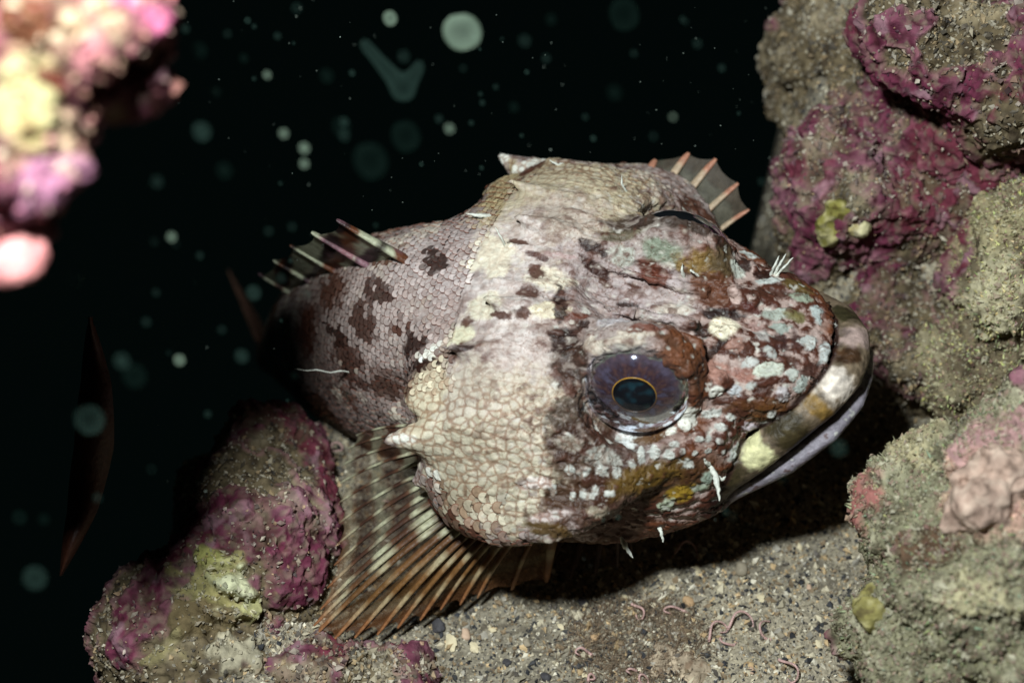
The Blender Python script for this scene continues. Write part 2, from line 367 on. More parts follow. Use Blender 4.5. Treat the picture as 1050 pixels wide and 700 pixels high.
DK, BR, RB, OR, CR, WH, LI, MV, OL, BW = (56, 33, 25), (88, 52, 38), (112, 62, 46), (122, 72, 42), (208, 198, 168), (216, 216, 204), (172, 154, 150), (158, 132, 120), (98, 84, 44), (186, 188, 180)
LIST = [
    # wide grounds
    (340, 330, 60, 80, 0, (132, 112, 104), 1.0), (400, 320, 70, 70, 0, (166, 152, 146), 1.0), (470, 260, 60, 45, 0, (172, 160, 156), .8), (500, 460, 95, 85, 0, (188, 180, 156), .4),
    (540, 350, 50, 40, 0, (186, 172, 164), .6), (540, 420, 45, 40, 0, (190, 178, 158), .6), (470, 400, 40, 30, 0, (186, 176, 160), .6), (585, 195, 90, 35, 10, (184, 172, 142), .5), (560, 225, 60, 22, 0, (182, 168, 156), .8),
    (525, 285, 40, 40, 0, (200, 190, 184), .5), (640, 300, 70, 40, 20, (172, 158, 156), .6), (600, 300, 30, 25, 0, (160, 146, 142), .6), 
    # pale shoulder
    (508, 262, 26, 22, 0, (212, 204, 182), .5), (560, 284, 26, 12, 10, (214, 206, 184), .4), (562, 318, 20, 9, 5, (212, 204, 176), .4), (500, 312, 17, 13, 0, (200, 194, 172), .5), (473, 343, 14, 9, 0, (196, 192, 164), .4), (438, 362, 15, 6, -5, WH, .4),
    (428, 420, 22, 34, 25, (188, 176, 150), .6), (440, 395, 20, 22, 20, (196, 186, 160), .6), (512, 196, 16, 28, 20, (172, 156, 118), .6), (412, 450, 16, 5, 0, WH, .4), (446, 490, 10, 6, 10, WH, .4), (545, 167, 22, 4, 10, WH, .4), (515, 166, 6, 8, 0, WH, .4),
    (455, 222, 26, 4, 0, (190, 190, 180), .5),
    # dark marks on the trunk
    (447, 267, 11, 14, 10, DK, .4, .9), (385, 300, 18, 10, 20, (70, 46, 38), .5, .9), (372, 332, 22, 14, 30, (74, 48, 38), .5, .9), (424, 354, 12, 10, 0, DK, .5, .7), (473, 357, 13, 4, -8, DK, .4), (428, 374, 16, 5, 8, DK, .4), (340, 300, 12, 20, 20, (92, 58, 44), .6, .9), (315, 335, 14, 26, 20, (96, 56, 42), .6, .9),
    (360, 372, 26, 14, 30, (80, 52, 42), .6, .9), (395, 395, 20, 10, 30, (84, 60, 50), .6, .9), (400, 262, 16, 7, 10, (96, 62, 44), .6, .9), (480, 330, 7, 5, 0, BR, .5), (350, 345, 10, 8, 0, DK, .5, .9), (410, 335, 9, 6, 0, BR, .6, .9),
    # nape marks
    (550, 262, 13, 4, 32, (84, 44, 34), .3), (531, 248, 9, 2.5, 28, BR, .3), (549, 279, 8, 7, 0, BR, .5, .8), (543, 301, 12, 8, 20, BR, .5, 1.), (535, 321, 8, 7, 0, BR, .4, .8), (514, 323, 10, 4, 10, BR, .4, .8), (575, 262, 20, 3, 12, (184, 160, 156), .5),
    (609, 253, 15, 6, 35, DK, .3), (611, 275, 19, 5, 35, (74, 44, 36), .3), (645, 313, 10, 4, 10, DK, .3), (593, 324, 17, 4, -4, RB, .3), (598, 332, 7, 4, 0, DK, .3), (578, 341, 18, 4, 0, DK, .3), (575, 310, 7, 10, 0, DK, .4),
    (665, 274, 13, 10, 40, RB, .4), (662, 337, 20, 5, -3, RB, .4), (620, 290, 10, 3, 30, BR, .4), (650, 293, 8, 3, 30, BR, .4), (640, 262, 14, 10, 0, (176, 178, 166), .4), (630, 330, 16, 6, -10, (180, 176, 178), .4), (690, 318, 18, 6, 12, (196, 186, 172), .4), (640, 240, 26, 7, -5, (112, 104, 84), .5),
    (660, 222, 34, 9, 12, DK, .5, .7), (700, 228, 40, 8, 18, (70, 56, 46), .6), (745, 256, 20, 7, 30, (60, 44, 36), .5), (680, 258, 26, 12, 10, (130, 140, 120), .6), (720, 270, 28, 14, 10, (140, 112, 60), .6), (745, 268, 14, 14, 0, (96, 80, 56), .6),
    # dark bar behind the eye and brown cheek
    (585, 372, 20, 28, 0, (70, 46, 34), .4, .8), (590, 432, 30, 24, 20, (66, 44, 30), .4, .7), (577, 350, 16, 12, 0, DK, .4), (575, 455, 16, 20, 0, (70, 44, 32), .4, .7), (612, 470, 52, 34, 10, (78, 50, 36), .4, .6), (640, 510, 75, 26, -12, (80, 50, 34), .4, .6), (580, 515, 22, 22, 0, (84, 56, 36), .4, .8), (690, 495, 50, 18, -25, (86, 56, 30), .5, .5),
    (660, 492, 36, 16, -10, (112, 86, 34), .7, .7), (700, 503, 14, 8, -25, (156, 126, 40), .6), (565, 545, 26, 8, 10, (98, 74, 34), .5), (620, 545, 40, 6, -5, (96, 60, 46), .4),
    (584, 455, 17, 8, 10, (150, 140, 126), .4, .8), (616, 466, 22, 8, 10, (170, 168, 158), .5, .9), (585, 481, 5, 5, 0, BW, .4), (598, 484, 8, 5, 0, BW, .4), (617, 482, 6, 5, 0, BW, .4), (633, 484, 5, 5, 0, BW, .4), (567, 503, 3.5, 8, 0, BW, .4), (587, 508, 4, 7, 0, BW, .4), (598, 506, 4, 7, 0, BW, .4), (611, 503, 4, 6, 0, BW, .4), (625, 506, 5, 5, 0, BW, .4), (616, 526, 14, 6, 10, (160, 150, 130), .5, .9),
    (545, 496, 20, 6, -10, (214, 204, 196), .4), (570, 527, 22, 6, -10, (190, 176, 170), .4), (597, 547, 16, 5, 0, (186, 170, 166), .4),
    # around the eyes
    (645, 452, 11, 9, 0, (206, 210, 206), .4), (666, 450, 19, 5, -4, (104, 70, 34), .4), (707, 428, 8, 16, 35, WH, .3), (687, 442, 7, 4, -20, WH, .4), (700, 362, 27, 20, 35, OR, .5, .6), (715, 385, 14, 22, 20, (100, 62, 40), .5, .6), (684, 347, 14, 6, 15, (106, 70, 50), .5),
    (673, 281, 15, 10, 25, RB, .4, .7), (732, 299, 24, 17, 20, (108, 66, 44), .5, .6), (743, 321, 21, 6, 5, (42, 26, 22), .4), (717, 337, 9, 7, 0, DK, .4), (740, 350, 12, 4, 120, (50, 30, 24), .4), (728, 362, 10, 4, 120, (60, 38, 28), .4),
    # snout
    (761, 358, 12, 9, 20, BR, .4, .7), (799, 350, 10, 10, 0, (78, 50, 46), .5, .8), (817, 348, 8, 10, 0, (84, 56, 50), .5, .8), (833, 379, 11, 7, -30, (84, 50, 40), .5, .8), (771, 317, 13, 5, 30, (96, 48, 40), .4), (743, 411, 12, 4, -10, BR, .4), (765, 416, 26, 7, -20, (104, 64, 36), .5, .6), (784, 424, 24, 9, -35, (112, 72, 36), .5, .5), (756, 426, 14, 6, -20, BR, .5), (800, 300, 14, 6, 20, BR, .5, .8), (778, 300, 8, 5, 0, BR, .5), (810, 372, 9, 6, 0, BR, .5, .8), (785, 400, 9, 6, 0, BR, .5, .8),
    (763, 268, 9, 8, 0, DK, .4), (783, 281, 9, 5, 20, DK, .4), (817, 294, 15, 5, 10, (104, 86, 46), .4), (755, 273, 5, 12, -10, (186, 190, 178), .3), (786, 288, 13, 3.5, 10, (180, 186, 180), .3), (770, 262, 12, 3, 20, (180, 186, 180), .3), (800, 277, 13, 3, 10, (170, 176, 170), .3), (820, 305, 12, 4, 20, (150, 160, 140), .4), (838, 322, 6, 8, 0, (170, 180, 176), .4),
    (743, 335, 16, 8, 3, (220, 212, 186), .25, .2), (735, 379, 12, 8, 10, (170, 128, 114), .4), (759, 384, 12, 8, 20, (158, 112, 98), .4), (753, 354, 9, 7, 0, (158, 120, 106), .4), (734, 401, 8, 5, -15, WH, .3, .2), (789, 380, 12, 7, -5, (186, 192, 176), .3), (753, 304, 6, 13, -15, (190, 166, 156), .4), (802, 404, 7, 7, 0, (186, 180, 180), .4), (829, 350, 9, 7, -10, (182, 186, 180), .4), (813, 384, 6, 7, 0, (184, 190, 180), .4), (797, 322, 14, 6, 5, (160, 168, 156), .4, .8), (768, 372, 7, 6, 0, (180, 182, 176), .4), (753, 401, 6, 6, 0, (180, 184, 186), .4), (845, 362, 5, 12, 20, (178, 184, 180), .4), (822, 395, 10, 5, -45, (166, 176, 168), .4), (780, 345, 10, 6, 0, (166, 160, 154), .5), (770, 395, 5, 5, 0, (170, 172, 166), .4), (790, 362, 6, 5, 0, (168, 170, 164), .4),
    (815, 325, 12, 5, 20, (120, 112, 70), .5), (775, 335, 8, 5, 0, (170, 140, 132), .5), (800, 335, 9, 5, 0, (150, 160, 150), .5),
    # under the eye
    (730, 424, 11, 4, -5, BW, .3), (768, 437, 8, 5, 5, (206, 196, 200), .3), (739, 437, 6, 4, 0, BW, .4), (749, 428, 5, 4, 0, BW, .4), (717, 450, 4.5, 3.5, 0, BW, .3), (726, 450, 3.5, 3.5, 0, BW, .3), (691, 455, 5, 3.5, 0, BW, .3), (671, 464, 6, 6, 0, BW, .3), (657, 466, 4, 8, 0, BW, .4), (685, 467, 6, 5, 0, BW, .4), (705, 475, 5, 5, 0, BW, .4), (753, 464, 9, 6, -40, (180, 186, 178), .4), (775, 450, 8, 4, -45, BW, .3), (792, 424, 5, 4, 0, BW, .4), (648, 476, 4, 5, 0, BW, .4), (738, 452, 4, 3, 0, BW, .3), (700, 462, 3, 3, 0, BW, .3), (742, 462, 3, 3, 0, BW, .3), (712, 464, 3, 3, 0, BW, .3), (726, 462, 4, 3, 0, BW, .3),
    (684, 516, 7, 8, 20, (184, 196, 170), .4), (726, 489, 7, 6, 0, (160, 176, 160), .4), (719, 500, 8, 4, -20, (150, 160, 140), .4),
]
PATCHES = []
for p in LIST:
    PATCHES.append(Patch(fish_bvh, *p[:6], soft=p[6] if len(p) > 6 else .35, wob=p[7] if len(p) > 7 else .75))
LIPS = [(705, 512, 26, 16, -35, (124, 112, 112), .6), (742, 488, 18, 30, -40, (74, 64, 40), .7), (776, 465, 14, 30, -40, (200, 196, 150), .6), (808, 440, 20, 30, -40, (72, 62, 38), .6), (832, 412, 9, 28, -45, (132, 104, 54), .7),
        (856, 392, 18, 28, -50, (206, 194, 180), .6), (868, 364, 18, 9, 10, (84, 58, 36), .6), (878, 344, 16, 11, 0, (150, 130, 122), .7), (866, 322, 16, 9, 0, (64, 58, 36), .6), (850, 302, 16, 7, 20, (118, 112, 66), .6), (832, 288, 14, 7, 20, (76, 70, 46), .6)]
LIPS = [Patch(fish_bvh, *l[:6], soft=l[6], wob=.7) for l in LIPS]

def lip_dist(L):
    by, bz = bend(L[:, 0])
    A = np.stack([L[:, 0], np.abs(L[:, 1] - by), L[:, 2] - bz], 1)
    return tube(A, LIP_P, LIP_R), tube(A, JAW_P, JAW_R)

def mix(c, col, m): return c * (1 - m[:, None]) + np.asarray(col) * m[:, None]
def paint(L, W):
    """skin pigment and painted crease shade at local points L (world W), with the relief height that goes with it"""
    n1 = fbm(L * 6, 3); n2 = fbm(L * [13, 22, 22] + 3, 3); n3 = fbm(L * [38, 60, 60] + 9, 3)
    c = np.tile(lin(156, 142, 136), (len(L), 1))
    c = mix(c, lin(96, 62, 48), smooth(.02, .22, n1 + .4 * n2))
    c = mix(c, lin(196, 186, 170), smooth(.12, .3, n2 - .5 * n1))
    c = mix(c, lin(120, 92, 70), smooth(.1, .4, -L[:, 2] - .06 + .4 * n1))          # belly side darker brown
    fore = smooth(-.62, -.45, L[:, 0]) * smooth(.20, .05, L[:, 2] + .5 * np.abs(L[:, 1]) * 0)
    snt = np.clip(smooth(-.40, -.30, L[:, 0]) + smooth(-.56, -.46, L[:, 0]) * smooth(.02, -.06, L[:, 2]), 0, 1)
    c = mix(c, lin(176, 152, 142), snt * .8)
    c = mix(c, lin(92, 52, 38), snt * smooth(-.08, .10, n3 * .8 + n2 * .7))
    c = mix(c, lin(132, 78, 46), snt * smooth(.05, .3, n1) * .6)
    hd = smooth(-.66, -.58, L[:, 0]); hgt = np.zeros(len(L)); wb = fbm(W * 30, 4, .62) * 1.25; wb2 = fbm(W * 62 + 5, 3, .6) * 1.3
    for p in PATCHES:
        if not p.ok: continue
        m = p.mask(W, wb2 if p.wide < 12 else wb)
        c = mix(c, p.col, m * (.92 if p.wide < 30 else .85))
        lum = p.col.mean()
        hgt += m * hd * (.0024 if lum > .33 and p.wide < 20 else (-.0030 if lum < .05 and p.wide < 24 else 0))
    d1, d2 = lip_dist(L)
    onlip = smooth(.012, .002, d1)
    lc = np.tile(lin(120, 104, 84), (len(L), 1))
    for p in [p for p in LIPS if p.ok]: lc = mix(lc, p.col, p.mask(W, wb))
    lc = lc * (1 + .45 * n3[:, None] + .25 * n2[:, None])
    c = c * (1 - onlip[:, None]) + lc * onlip[:, None]
    gro_shade = smooth(.003, .008, d1) * smooth(.024, .014, d1) * (L[:, 0] > -.34)
    c = mix(c, lin(44, 22, 18), gro_shade * .9)  # shade in the lip groove and mouth gap, painted dark brown
    low = smooth(.012, .0, d2) * smooth(.0, .02, d1) * (L[:, 0] > -.31)
    c = mix(c, lin(136, 130, 138), low)
    # freckles and fine vermiculation on the head
    head = smooth(-.75, -.55, L[:, 0])
    c = c * (1 + .38 * n3[:, None] * (.4 + .6 * head[:, None])) 
    c = mix(c, lin(88, 50, 36), head * (1 - onlip) * smooth(.27, .42, n3 + .25 * n2) * .7)
    c = mix(c, lin(186, 186, 176), head * (1 - onlip) * smooth(.30, .45, -n3 + .2 * n2) * .7)
    nap = smooth(-.80, -.70, L[:, 0]) * smooth(-.36, -.42, L[:, 0]) * smooth(.04, .14, L[:, 2])
    c = mix(c, lin(112, 78, 66), nap * smooth(.12, .26, n3 * .7 + n2 * .6) * .45)
    c = mix(c, lin(206, 194, 182), nap * smooth(.10, .25, -n3 * .7 - n2 * .4) * .3)
    calm = np.maximum(onlip, low)
    # the fine brown net of embedded scales on nape, cheek and gill cover
    net = smooth(-1.0, -.9, L[:, 0]) * smooth(-.40, -.50, L[:, 0]) * (1 - .62 * smooth(.10, .20, L[:, 2]) * smooth(.34, .24, np.abs(L[:, 1])))
    i_ = np.nonzero(net > .01)[0]
    if len(i_):
        q_ = L[i_] * [44, 50, 50] + .35 * np.stack([n2[i_], n3[i_], n1[i_]], 1)
        w1, w2 = worley(q_); e_ = smooth(.20, .05, w2 - w1) * net[i_]
        lit = smooth(.10, .30, c[i_].mean(1))
        c[i_] = c[i_] * (1 - (e_ * (.25 + .45 * lit))[:, None] * (1 - np.array([.52, .30, .22])))
        hgt[i_] += (.0016 * (1 - w1) - .0010 * e_) * net[i_]
    vein = smooth(.045, .01, np.abs(n3 + .5 * n2))
    c = mix(c, c * np.array([.55, .42, .36]), vein * (.25 + .5 * head) * (1 - calm))
    hgt += (n2 * .009 + n3 * .0075 - vein * .0025) * (1 - .9 * calm) * (.3 + .7 * head)
    c = np.clip(c, .004, .9); g = c.mean(1, keepdims=True)
    c = c * (g / .40) ** .22
    return np.clip(c, .003, .82), hgt
fcol, fh = paint(FV, to_world(FV))
tick('fish paint')
FVd = FV + FN * fh[:, None]
fish = bpy.data.objects.new('scorpionfish', None); scn.collection.objects.link(fish)
fish['label'] = 'mottled brown and cream scorpionfish resting on the sand, mouth to the right'; fish['category'] = 'fish'
body = link('body', make_mesh('body', to_world(FVd), FQ, M_SKIN, fcol), fish)

# scales: overlapping shields laid along the trunk, the nape and the gill covers
def scale_mesh():
    Vs, Ts, Cs, cen = [], [], [], []
    rows = []
    x = -.50; k = 0
    while x > -1.55:
        big = x > -.9
        rows.append((x, k % 2)); x -= .0135; k += 1
    out = []
    for x, par in rows:
        by, bz = bend(np.array([x])); t = np.interp(x, ST[:, 0], ST[:, 2]); b = np.interp(x, ST[:, 0], ST[:, 3]); w = np.interp(x, ST[:, 0], ST[:, 1])
        c = np.array([x, by[0], (t + b) / 2 + bz[0]]); R = max(.08, (w + (t - b) / 2) / 2)
        nt_ = max(20, int(2 * math.pi * R / .0160))
        for i in range(nt_):
            th = 2 * math.pi * (i + .5 * par) / nt_
            d = np.array([0, math.cos(th), math.sin(th)])
            if math.sin(th) < -.9: continue
            o = c + d * .75
            w0, w1 = to_world(o), to_world(c); v = (w1 - w0); v /= np.linalg.norm(v)
            loc, nor, fi, ds = fish_bvh.ray_cast(Vector(w0), Vector(v))
            if loc is None: continue
            out.append((np.array(loc), np.array(nor), x, math.sin(th)))
    out = [o for o in out if o[2] < -.86 or (o[3] > .35)]
    for sg in (-1, 1):                                     # gill covers: rows laid on the plate itself
        k = 0; z = -.27
        while z < .15:
            x = -.50 - (.011 if k % 2 else 0)
            while x > -.90:
                w0 = to_world((x, sg * .8, z + .25 * (x + .7) * .4)); w1 = to_world((x, 0, z + .25 * (x + .7) * .4)); v = w1 - w0; v /= np.linalg.norm(v)
                loc, nor, fi, ds = fish_bvh.ray_cast(Vector(w0), Vector(v))
                if loc is not None and abs(to_local(np.array(loc))[1]) > .26: out.append((np.array(loc), np.array(nor), x, -2.))
                x -= .022
            z += .0130; k += 1
    P = np.array([o[0] for o in out]); N = np.array([o[1] for o in out]); X = np.array([o[2] for o in out]); S = np.array([o[3] for o in out])
    L = to_local(P)
    P = P + rng.normal(size=P.shape) * .0012
    # scaleless: crown of the head
    rr = np.abs(L[:, 1] - bend(L[:, 0])[0])
    plate = S < -1.5
    keep = ((X < np.where(L[:, 2] > .10, -.79, -.70) - .05 * fbm(L * 9, 2)) & ~plate) | (plate & (X < -.60)) | (plate & (X < -.52 - .05 * rng.random(len(X))) & ~((X > -.58) & (L[:, 2] < -.05) & (rng.random(len(X)) < .6)))
    keep &= ~(plate & (X < -.845)) & ~(~plate & (rr > .305) & (X > -.97))
    keep &= ~plate | (rng.random(len(X)) < smooth(.09, .03, L[:, 2]) * smooth(-.57, -.66, X))
    keep &= np.linalg.norm(np.stack([L[:, 0] + .415, rr - .2, L[:, 2] - .125], 1), axis=1) > .16
    keep &= ~((L[:, 0] > -.95) & (L[:, 0] < -.70) & (rr < .2) & (rng.random(len(X)) < .15))
    P, N, X, L = P[keep], N[keep], X[keep], L[keep]
    jit = rng.normal(size=P.shape) * .006
    C, _ = paint(L + jit / HL, P + jit)
    back = (np.array([-1, 0, 0]) @ FR.T)
    T = back - N * (N @ back)[:, None]; T /= np.linalg.norm(T, axis=1)[:, None]
    T = T + np.cross(N, T) * rng.normal(0, .07, len(T))[:, None]
    Bn = np.cross(N, T)
    pl = plate[keep]
    ln = np.where(~pl, .0118, .0150 + .002 * smooth(.05, -.15, L[:, 2])) * HL * rng.uniform(.85, 1.15, len(X)); wd = np.where(~pl, .0100, .0136) * HL * rng.uniform(.92, 1.1, len(X))
    small = np.where((X > -.92) & ~pl, .85, 1.0) * np.where(pl & (X > -.64), .75, 1.); ln *= small; wd *= small
    ang = np.linspace(-math.pi / 2 - .5, math.pi / 2 + .5, 9)
    ring = [(np.cos(a), np.sin(a)) for a in ang]
    tv = [(-.1, 0, .30)] + [(a * .80, b * .80, .42 + .3 * a) for a, b in ring] + [(a, b, .34 + .30 * a) for a, b in ring] + [(a * 1.02, b * 1.02, -.2) for a, b in ring]
    tv = np.array(tv); m = len(tv); n = len(ring)
    tri = [(0, 1 + i, 2 + i) for i in range(n - 1)]
    for k in (0, 1):
        o = 1 + k * n
        for i in range(n - 1): tri += [(o + i, o + n + i, o + n + i + 1), (o + i, o + n + i + 1, o + i + 1)]
    tri = np.array(tri)
    V = P[:, None] + T[:, None] * (tv[:, 0][None, :, None] * ln[:, None, None]) + Bn[:, None] * (tv[:, 1][None, :, None] * wd[:, None, None]) + N[:, None] * ((tv[:, 2][None, :, None] * .0026 + .0016))
    F = tri[None] + (np.arange(len(P)) * m)[:, None, None]
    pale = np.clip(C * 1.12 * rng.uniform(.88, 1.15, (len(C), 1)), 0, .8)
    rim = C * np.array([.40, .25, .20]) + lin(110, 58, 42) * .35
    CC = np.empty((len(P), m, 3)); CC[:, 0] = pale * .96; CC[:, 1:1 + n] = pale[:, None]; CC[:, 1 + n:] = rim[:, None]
    return V.reshape(-1, 3), F.reshape(-1, 3), CC.reshape(-1, 3)
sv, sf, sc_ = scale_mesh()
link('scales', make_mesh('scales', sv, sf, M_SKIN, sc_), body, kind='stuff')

tick('scales')
# eyes: iris plate, pupil, golden ring, clear cornea
def revolve(prof, seg, c, B, colfn=None, mat=None, name='eye'):
    prof = np.array(prof); th = np.linspace(0, 2 * math.pi, seg, endpoint=False)
    V = []
    for r, h in prof: V.append(np.stack([r * np.cos(th), r * np.sin(th), np.full(seg, h)], 1))
    V = np.array(V); k = len(prof)
    i, j = np.meshgrid(np.arange(k - 1), np.arange(seg), indexing='ij'); j2 = (j + 1) % seg
    Q = np.stack([i * seg + j, (i + 1) * seg + j, (i + 1) * seg + j2, i * seg + j2], -1).reshape(-1, 4)[:, ::-1]
    Vf = V.reshape(-1, 3)
    col = colfn(Vf) if colfn else None
    return make_mesh(name, to_world(c + (Vf * .97) @ B), Q, mat, col)
M_EYE = mat_col('iris', .25, .5, .1, 120, var=.3)
M_PUP = mat_col('pupil', .3, .1, 0, 50, var=.4)
mc = bpy.data.materials.new('cornea'); mc.use_nodes = True
nt = mc.node_tree; nt.nodes.remove(nt.nodes['Principled BSDF'])
g1 = nt.nodes.new('ShaderNodeBsdfGlossy'); g1.inputs['Roughness'].default_value = .10; g1.inputs[0].default_value = (.8, .85, 1, 1)
t1 = nt.nodes.new('ShaderNodeBsdfTransparent'); t1.inputs[0].default_value = (.93, .95, .97, 1)
d1 = nt.nodes.new('ShaderNodeBsdfDiffuse'); d1.inputs[0].default_value = (.45, .47, .55, 1)
fr = nt.nodes.new('ShaderNodeFresnel'); fr.inputs[0].default_value = 1.3
m1 = nt.nodes.new('ShaderNodeMixShader'); m2 = nt.nodes.new('ShaderNodeMixShader'); m2.inputs[0].default_value = .012
nt.links.new(fr.outputs[0], m1.inputs[0]); nt.links.new(t1.outputs[0], m1.inputs[1]); nt.links.new(g1.outputs[0], m1.inputs[2])
nt.links.new(m1.outputs[0], m2.inputs[1]); nt.links.new(d1.outputs[0], m2.inputs[2]); nt.links.new(m2.outputs[0], nt.nodes['Material Output'].inputs[0])
for sgn in (-1, 1):
    c = (EYE - (FAR if sgn > 0 else 0)) * [1, sgn, 1]; n = EN * [1, sgn, 1]; B = frame(n, (1, 0, 0)); c = c - n * .004
    def iris_col(V):
        r = np.hypot(V[:, 0], V[:, 1]); a = np.arctan2(V[:, 1], V[:, 0])
        nn = fbm(V * 60, 3); st = fbm(np.stack([np.cos(a) * 6, np.sin(a) * 6, r * 40], 1), 3)
        col = np.tile(lin(58, 40, 48), (len(V), 1))
        col = mix(col, lin(96, 62, 50), smooth(0, .35, st) * .6); col = mix(col, lin(86, 84, 108), smooth(.05, .35, -st) * .5)
        col = mix(col, lin(92, 78, 88), smooth(.066, .090, r + .01 * nn) * .45)
        col = mix(col, lin(120, 124, 108), smooth(.094, .100, r + .012 * nn)); col = mix(col, lin(70, 62, 58), smooth(.0, .25, nn) * smooth(.090, .098, r))
        col = mix(col, lin(40, 28, 30), smooth(.110, .116, r))
        return col
    prof = [(r, .050 * math.sqrt(max(0, 1 - (r / .120) ** 2)) - .004) for r in np.linspace(.044, .116, 44)]
    eye = link('eye', revolve(prof, 120, c, B, iris_col, M_EYE, 'iris'), fish)
    prof = [(r, .047 * math.sqrt(max(0, 1 - (r / .120) ** 2)) - .012) for r in np.linspace(.0005, .05, 12)]
    link('pupil', revolve(prof, 64, c, B, lambda V: mix(np.tile(lin(3, 6, 12), (len(V), 1)), lin(18, 50, 58), smooth(.0, .3, fbm(V * 30 + 2, 2))), M_PUP, 'pupil'), eye)
    th = np.linspace(0, 2 * math.pi, 14)
    prof = [(.0458 + .0012 * math.cos(t), .0430 + .0012 * math.sin(t)) for t in th]
    link('golden_ring', revolve(prof, 80, c, B, lambda V: mix(np.tile(lin(70, 48, 36), (len(V), 1)), lin(186, 136, 44), smooth(-.6, .6, V[:, 1] / .046 * -sgn + .35 * fbm(V * 70, 2))), M_EYE, 'golden_ring'), eye)
    prof = [(r, .086 * math.sqrt(max(0, 1 - (r / .1205) ** 2))) for r in np.linspace(.0005, .1195, 40)]
    link('cornea', revolve(prof, 96, c, B, None, mc, 'cornea'), eye)

# ---- tubes and fins
def tube_geo(pts, rad, seg=8, flat=1.0, flat_n=None):
    pts = np.asarray(pts, float); rad = np.broadcast_to(np.asarray(rad, float), (len(pts),))
    T = np.gradient(pts, axis=0); T /= np.linalg.norm(T, axis=1)[:, None] + 1e-12
    up = np.array([.13, .31, .94]) if flat_n is None else np.asarray(flat_n, float)
    U = np.cross(T, up); U /= np.linalg.norm(U, axis=1)[:, None] + 1e-12; W_ = np.cross(U, T)
    th = np.linspace(0, 2 * math.pi, seg, endpoint=False)
    V = pts[:, None] + (U[:, None] * np.cos(th)[None, :, None] + W_[:, None] * np.sin(th)[None, :, None] * flat) * rad[:, None, None]
    k = len(pts); i, j = np.meshgrid(np.arange(k - 1), np.arange(seg), indexing='ij'); j2 = (j + 1) % seg
    Q = np.stack([i * seg + j, i * seg + j2, (i + 1) * seg + j2, (i + 1) * seg + j], -1).reshape(-1, 4)[:, ::-1]
    return V.reshape(-1, 3), Q, np.repeat(np.linspace(0, 1, k), seg)
M_FIN = mat_col('fin_membrane', .5, .3, .2, 70, trans=.35, alpha=.48, var=.35)
M_RAY = mat_col('fin_ray_skin', .45, .35, .3, 110, var=.3)
M_FIN2 = mat_col('dorsal_membrane', .5, .3, .2, 70, trans=.25, alpha=.08, var=.3)
def fin(name, base, tip, bow, colfn, rays_r, mem=.93, bow_dir=(0, 0, 1), nv=40, sub=10, prj=1.0, label=None, rname='fin_ray', mat=None, ray_s=1.0):
    base = np.array(base, float); tip = np.array(tip, float); n = len(base); bd = np.array(bow_dir, float)
    bow = np.broadcast_to(np.asarray(bow, float), (n,))
    u = np.linspace(0, n - 1, (n - 1) * sub + 1); v = np.linspace(0, 1, nv)
    ip = lambda a: np.stack([np.interp(u, np.arange(n), a[:, k]) for k in range(3)], 1)
    Bu, Tu = ip(base), ip(tip); bw = np.interp(u, np.arange(n), bow)
    fr_ = np.abs(np.sin(u * math.pi)); end = mem * (1 - (1 - prj) * fr_)
    frs = end[:, None] * v[None]
    V = Bu[:, None] + (Tu - Bu)[:, None] * frs[..., None] + bd * (bw[:, None] * 4 * frs * (1 - frs) - .010 * fr_[:, None] * np.sin(v * math.pi)[None] )[..., None]
    V += (fbm(V.reshape(-1, 3) * 9, 2) * .008).reshape(V.shape[:2])[..., None] * bd
    i, j = np.meshgrid(np.arange(len(u) - 1), np.arange(nv - 1), indexing='ij')
    Q = np.stack([i * nv + j, (i + 1) * nv + j, (i + 1) * nv + j + 1, i * nv + j + 1], -1).reshape(-1, 4)
    uu = np.repeat(u, nv); vv = frs.ravel()
    f_ = link(name, make_mesh(name, V.reshape(-1, 3), Q, mat or M_FIN, colfn(uu, vv, V.reshape(-1, 3), False)), fish)
    if label: f_['label'] = label
    for k in range(n):
        t = np.linspace(0, 1, 26)
        pts = base[k] + (tip[k] - base[k]) * t[:, None] + bd * (bow[k] * 4 * t * (1 - t))[:, None]
        rad = rays_r[k] * ray_s * (1 - .6 * t) * np.sqrt(np.clip((1.03 - t) / .08, 0, 1))
        tv, tq, tt = tube_geo(pts, rad, 8, .55)
        link(rname, make_mesh(rname, tv, tq, M_RAY, colfn(np.full(len(tv), float(k)), tt, tv, True)), f_)
    return f_
def band_col(u, v, P, ray):
    n1 = fbm(np.stack([u * .55, v * 7, u * 0], 1), 2); n2 = fbm(P * 30, 3)
    b = np.sin(v * 27 + 1.8 * n1 + u * .28) + .9 * n1 - .15
    c = np.tile(lin(88, 60, 44), (len(u), 1))
    c = mix(c, lin(178, 178, 148), smooth(.05, .6, b + .5 * n2) * (.95 if ray else .5))
    c = mix(c, lin(52, 34, 28), smooth(.25, .9, -b + .6 * n2) * .75)
    c = mix(c, lin(140, 100, 52), smooth(8, 13, u) * .55 * smooth(.3, .7, v))
    c = mix(c, lin(160, 108, 72), smooth(.80, .98, v) * .75 * smooth(2, 10, u))
    c = mix(c, lin(34, 24, 20), smooth(.5, .2, v) * .4)  # shadow close to the body, painted dark over the fin base
    return c
tips = [(366, 446, .14), (358, 459, .12), (352, 476, .10), (349, 495, .085), (348, 515, .07), (348, 536, .055), (347, 557, .04), (343, 579, .03), (336, 602, .02), (329, 624, .01), (322, 641, .0), (320, 654, -.01), (342, 656, -.02), (364, 653, -.025), (387, 650, -.028), (408, 643, -.03), (431, 635, -.032), (452, 624, -.035), (472, 619, -.038), (490, 612, -.04), (525, 604, -.04), (560, 596, -.045)]
tip = [at_z(a, b, c - .065) for a, b, c in tips]
nb = len(tip)
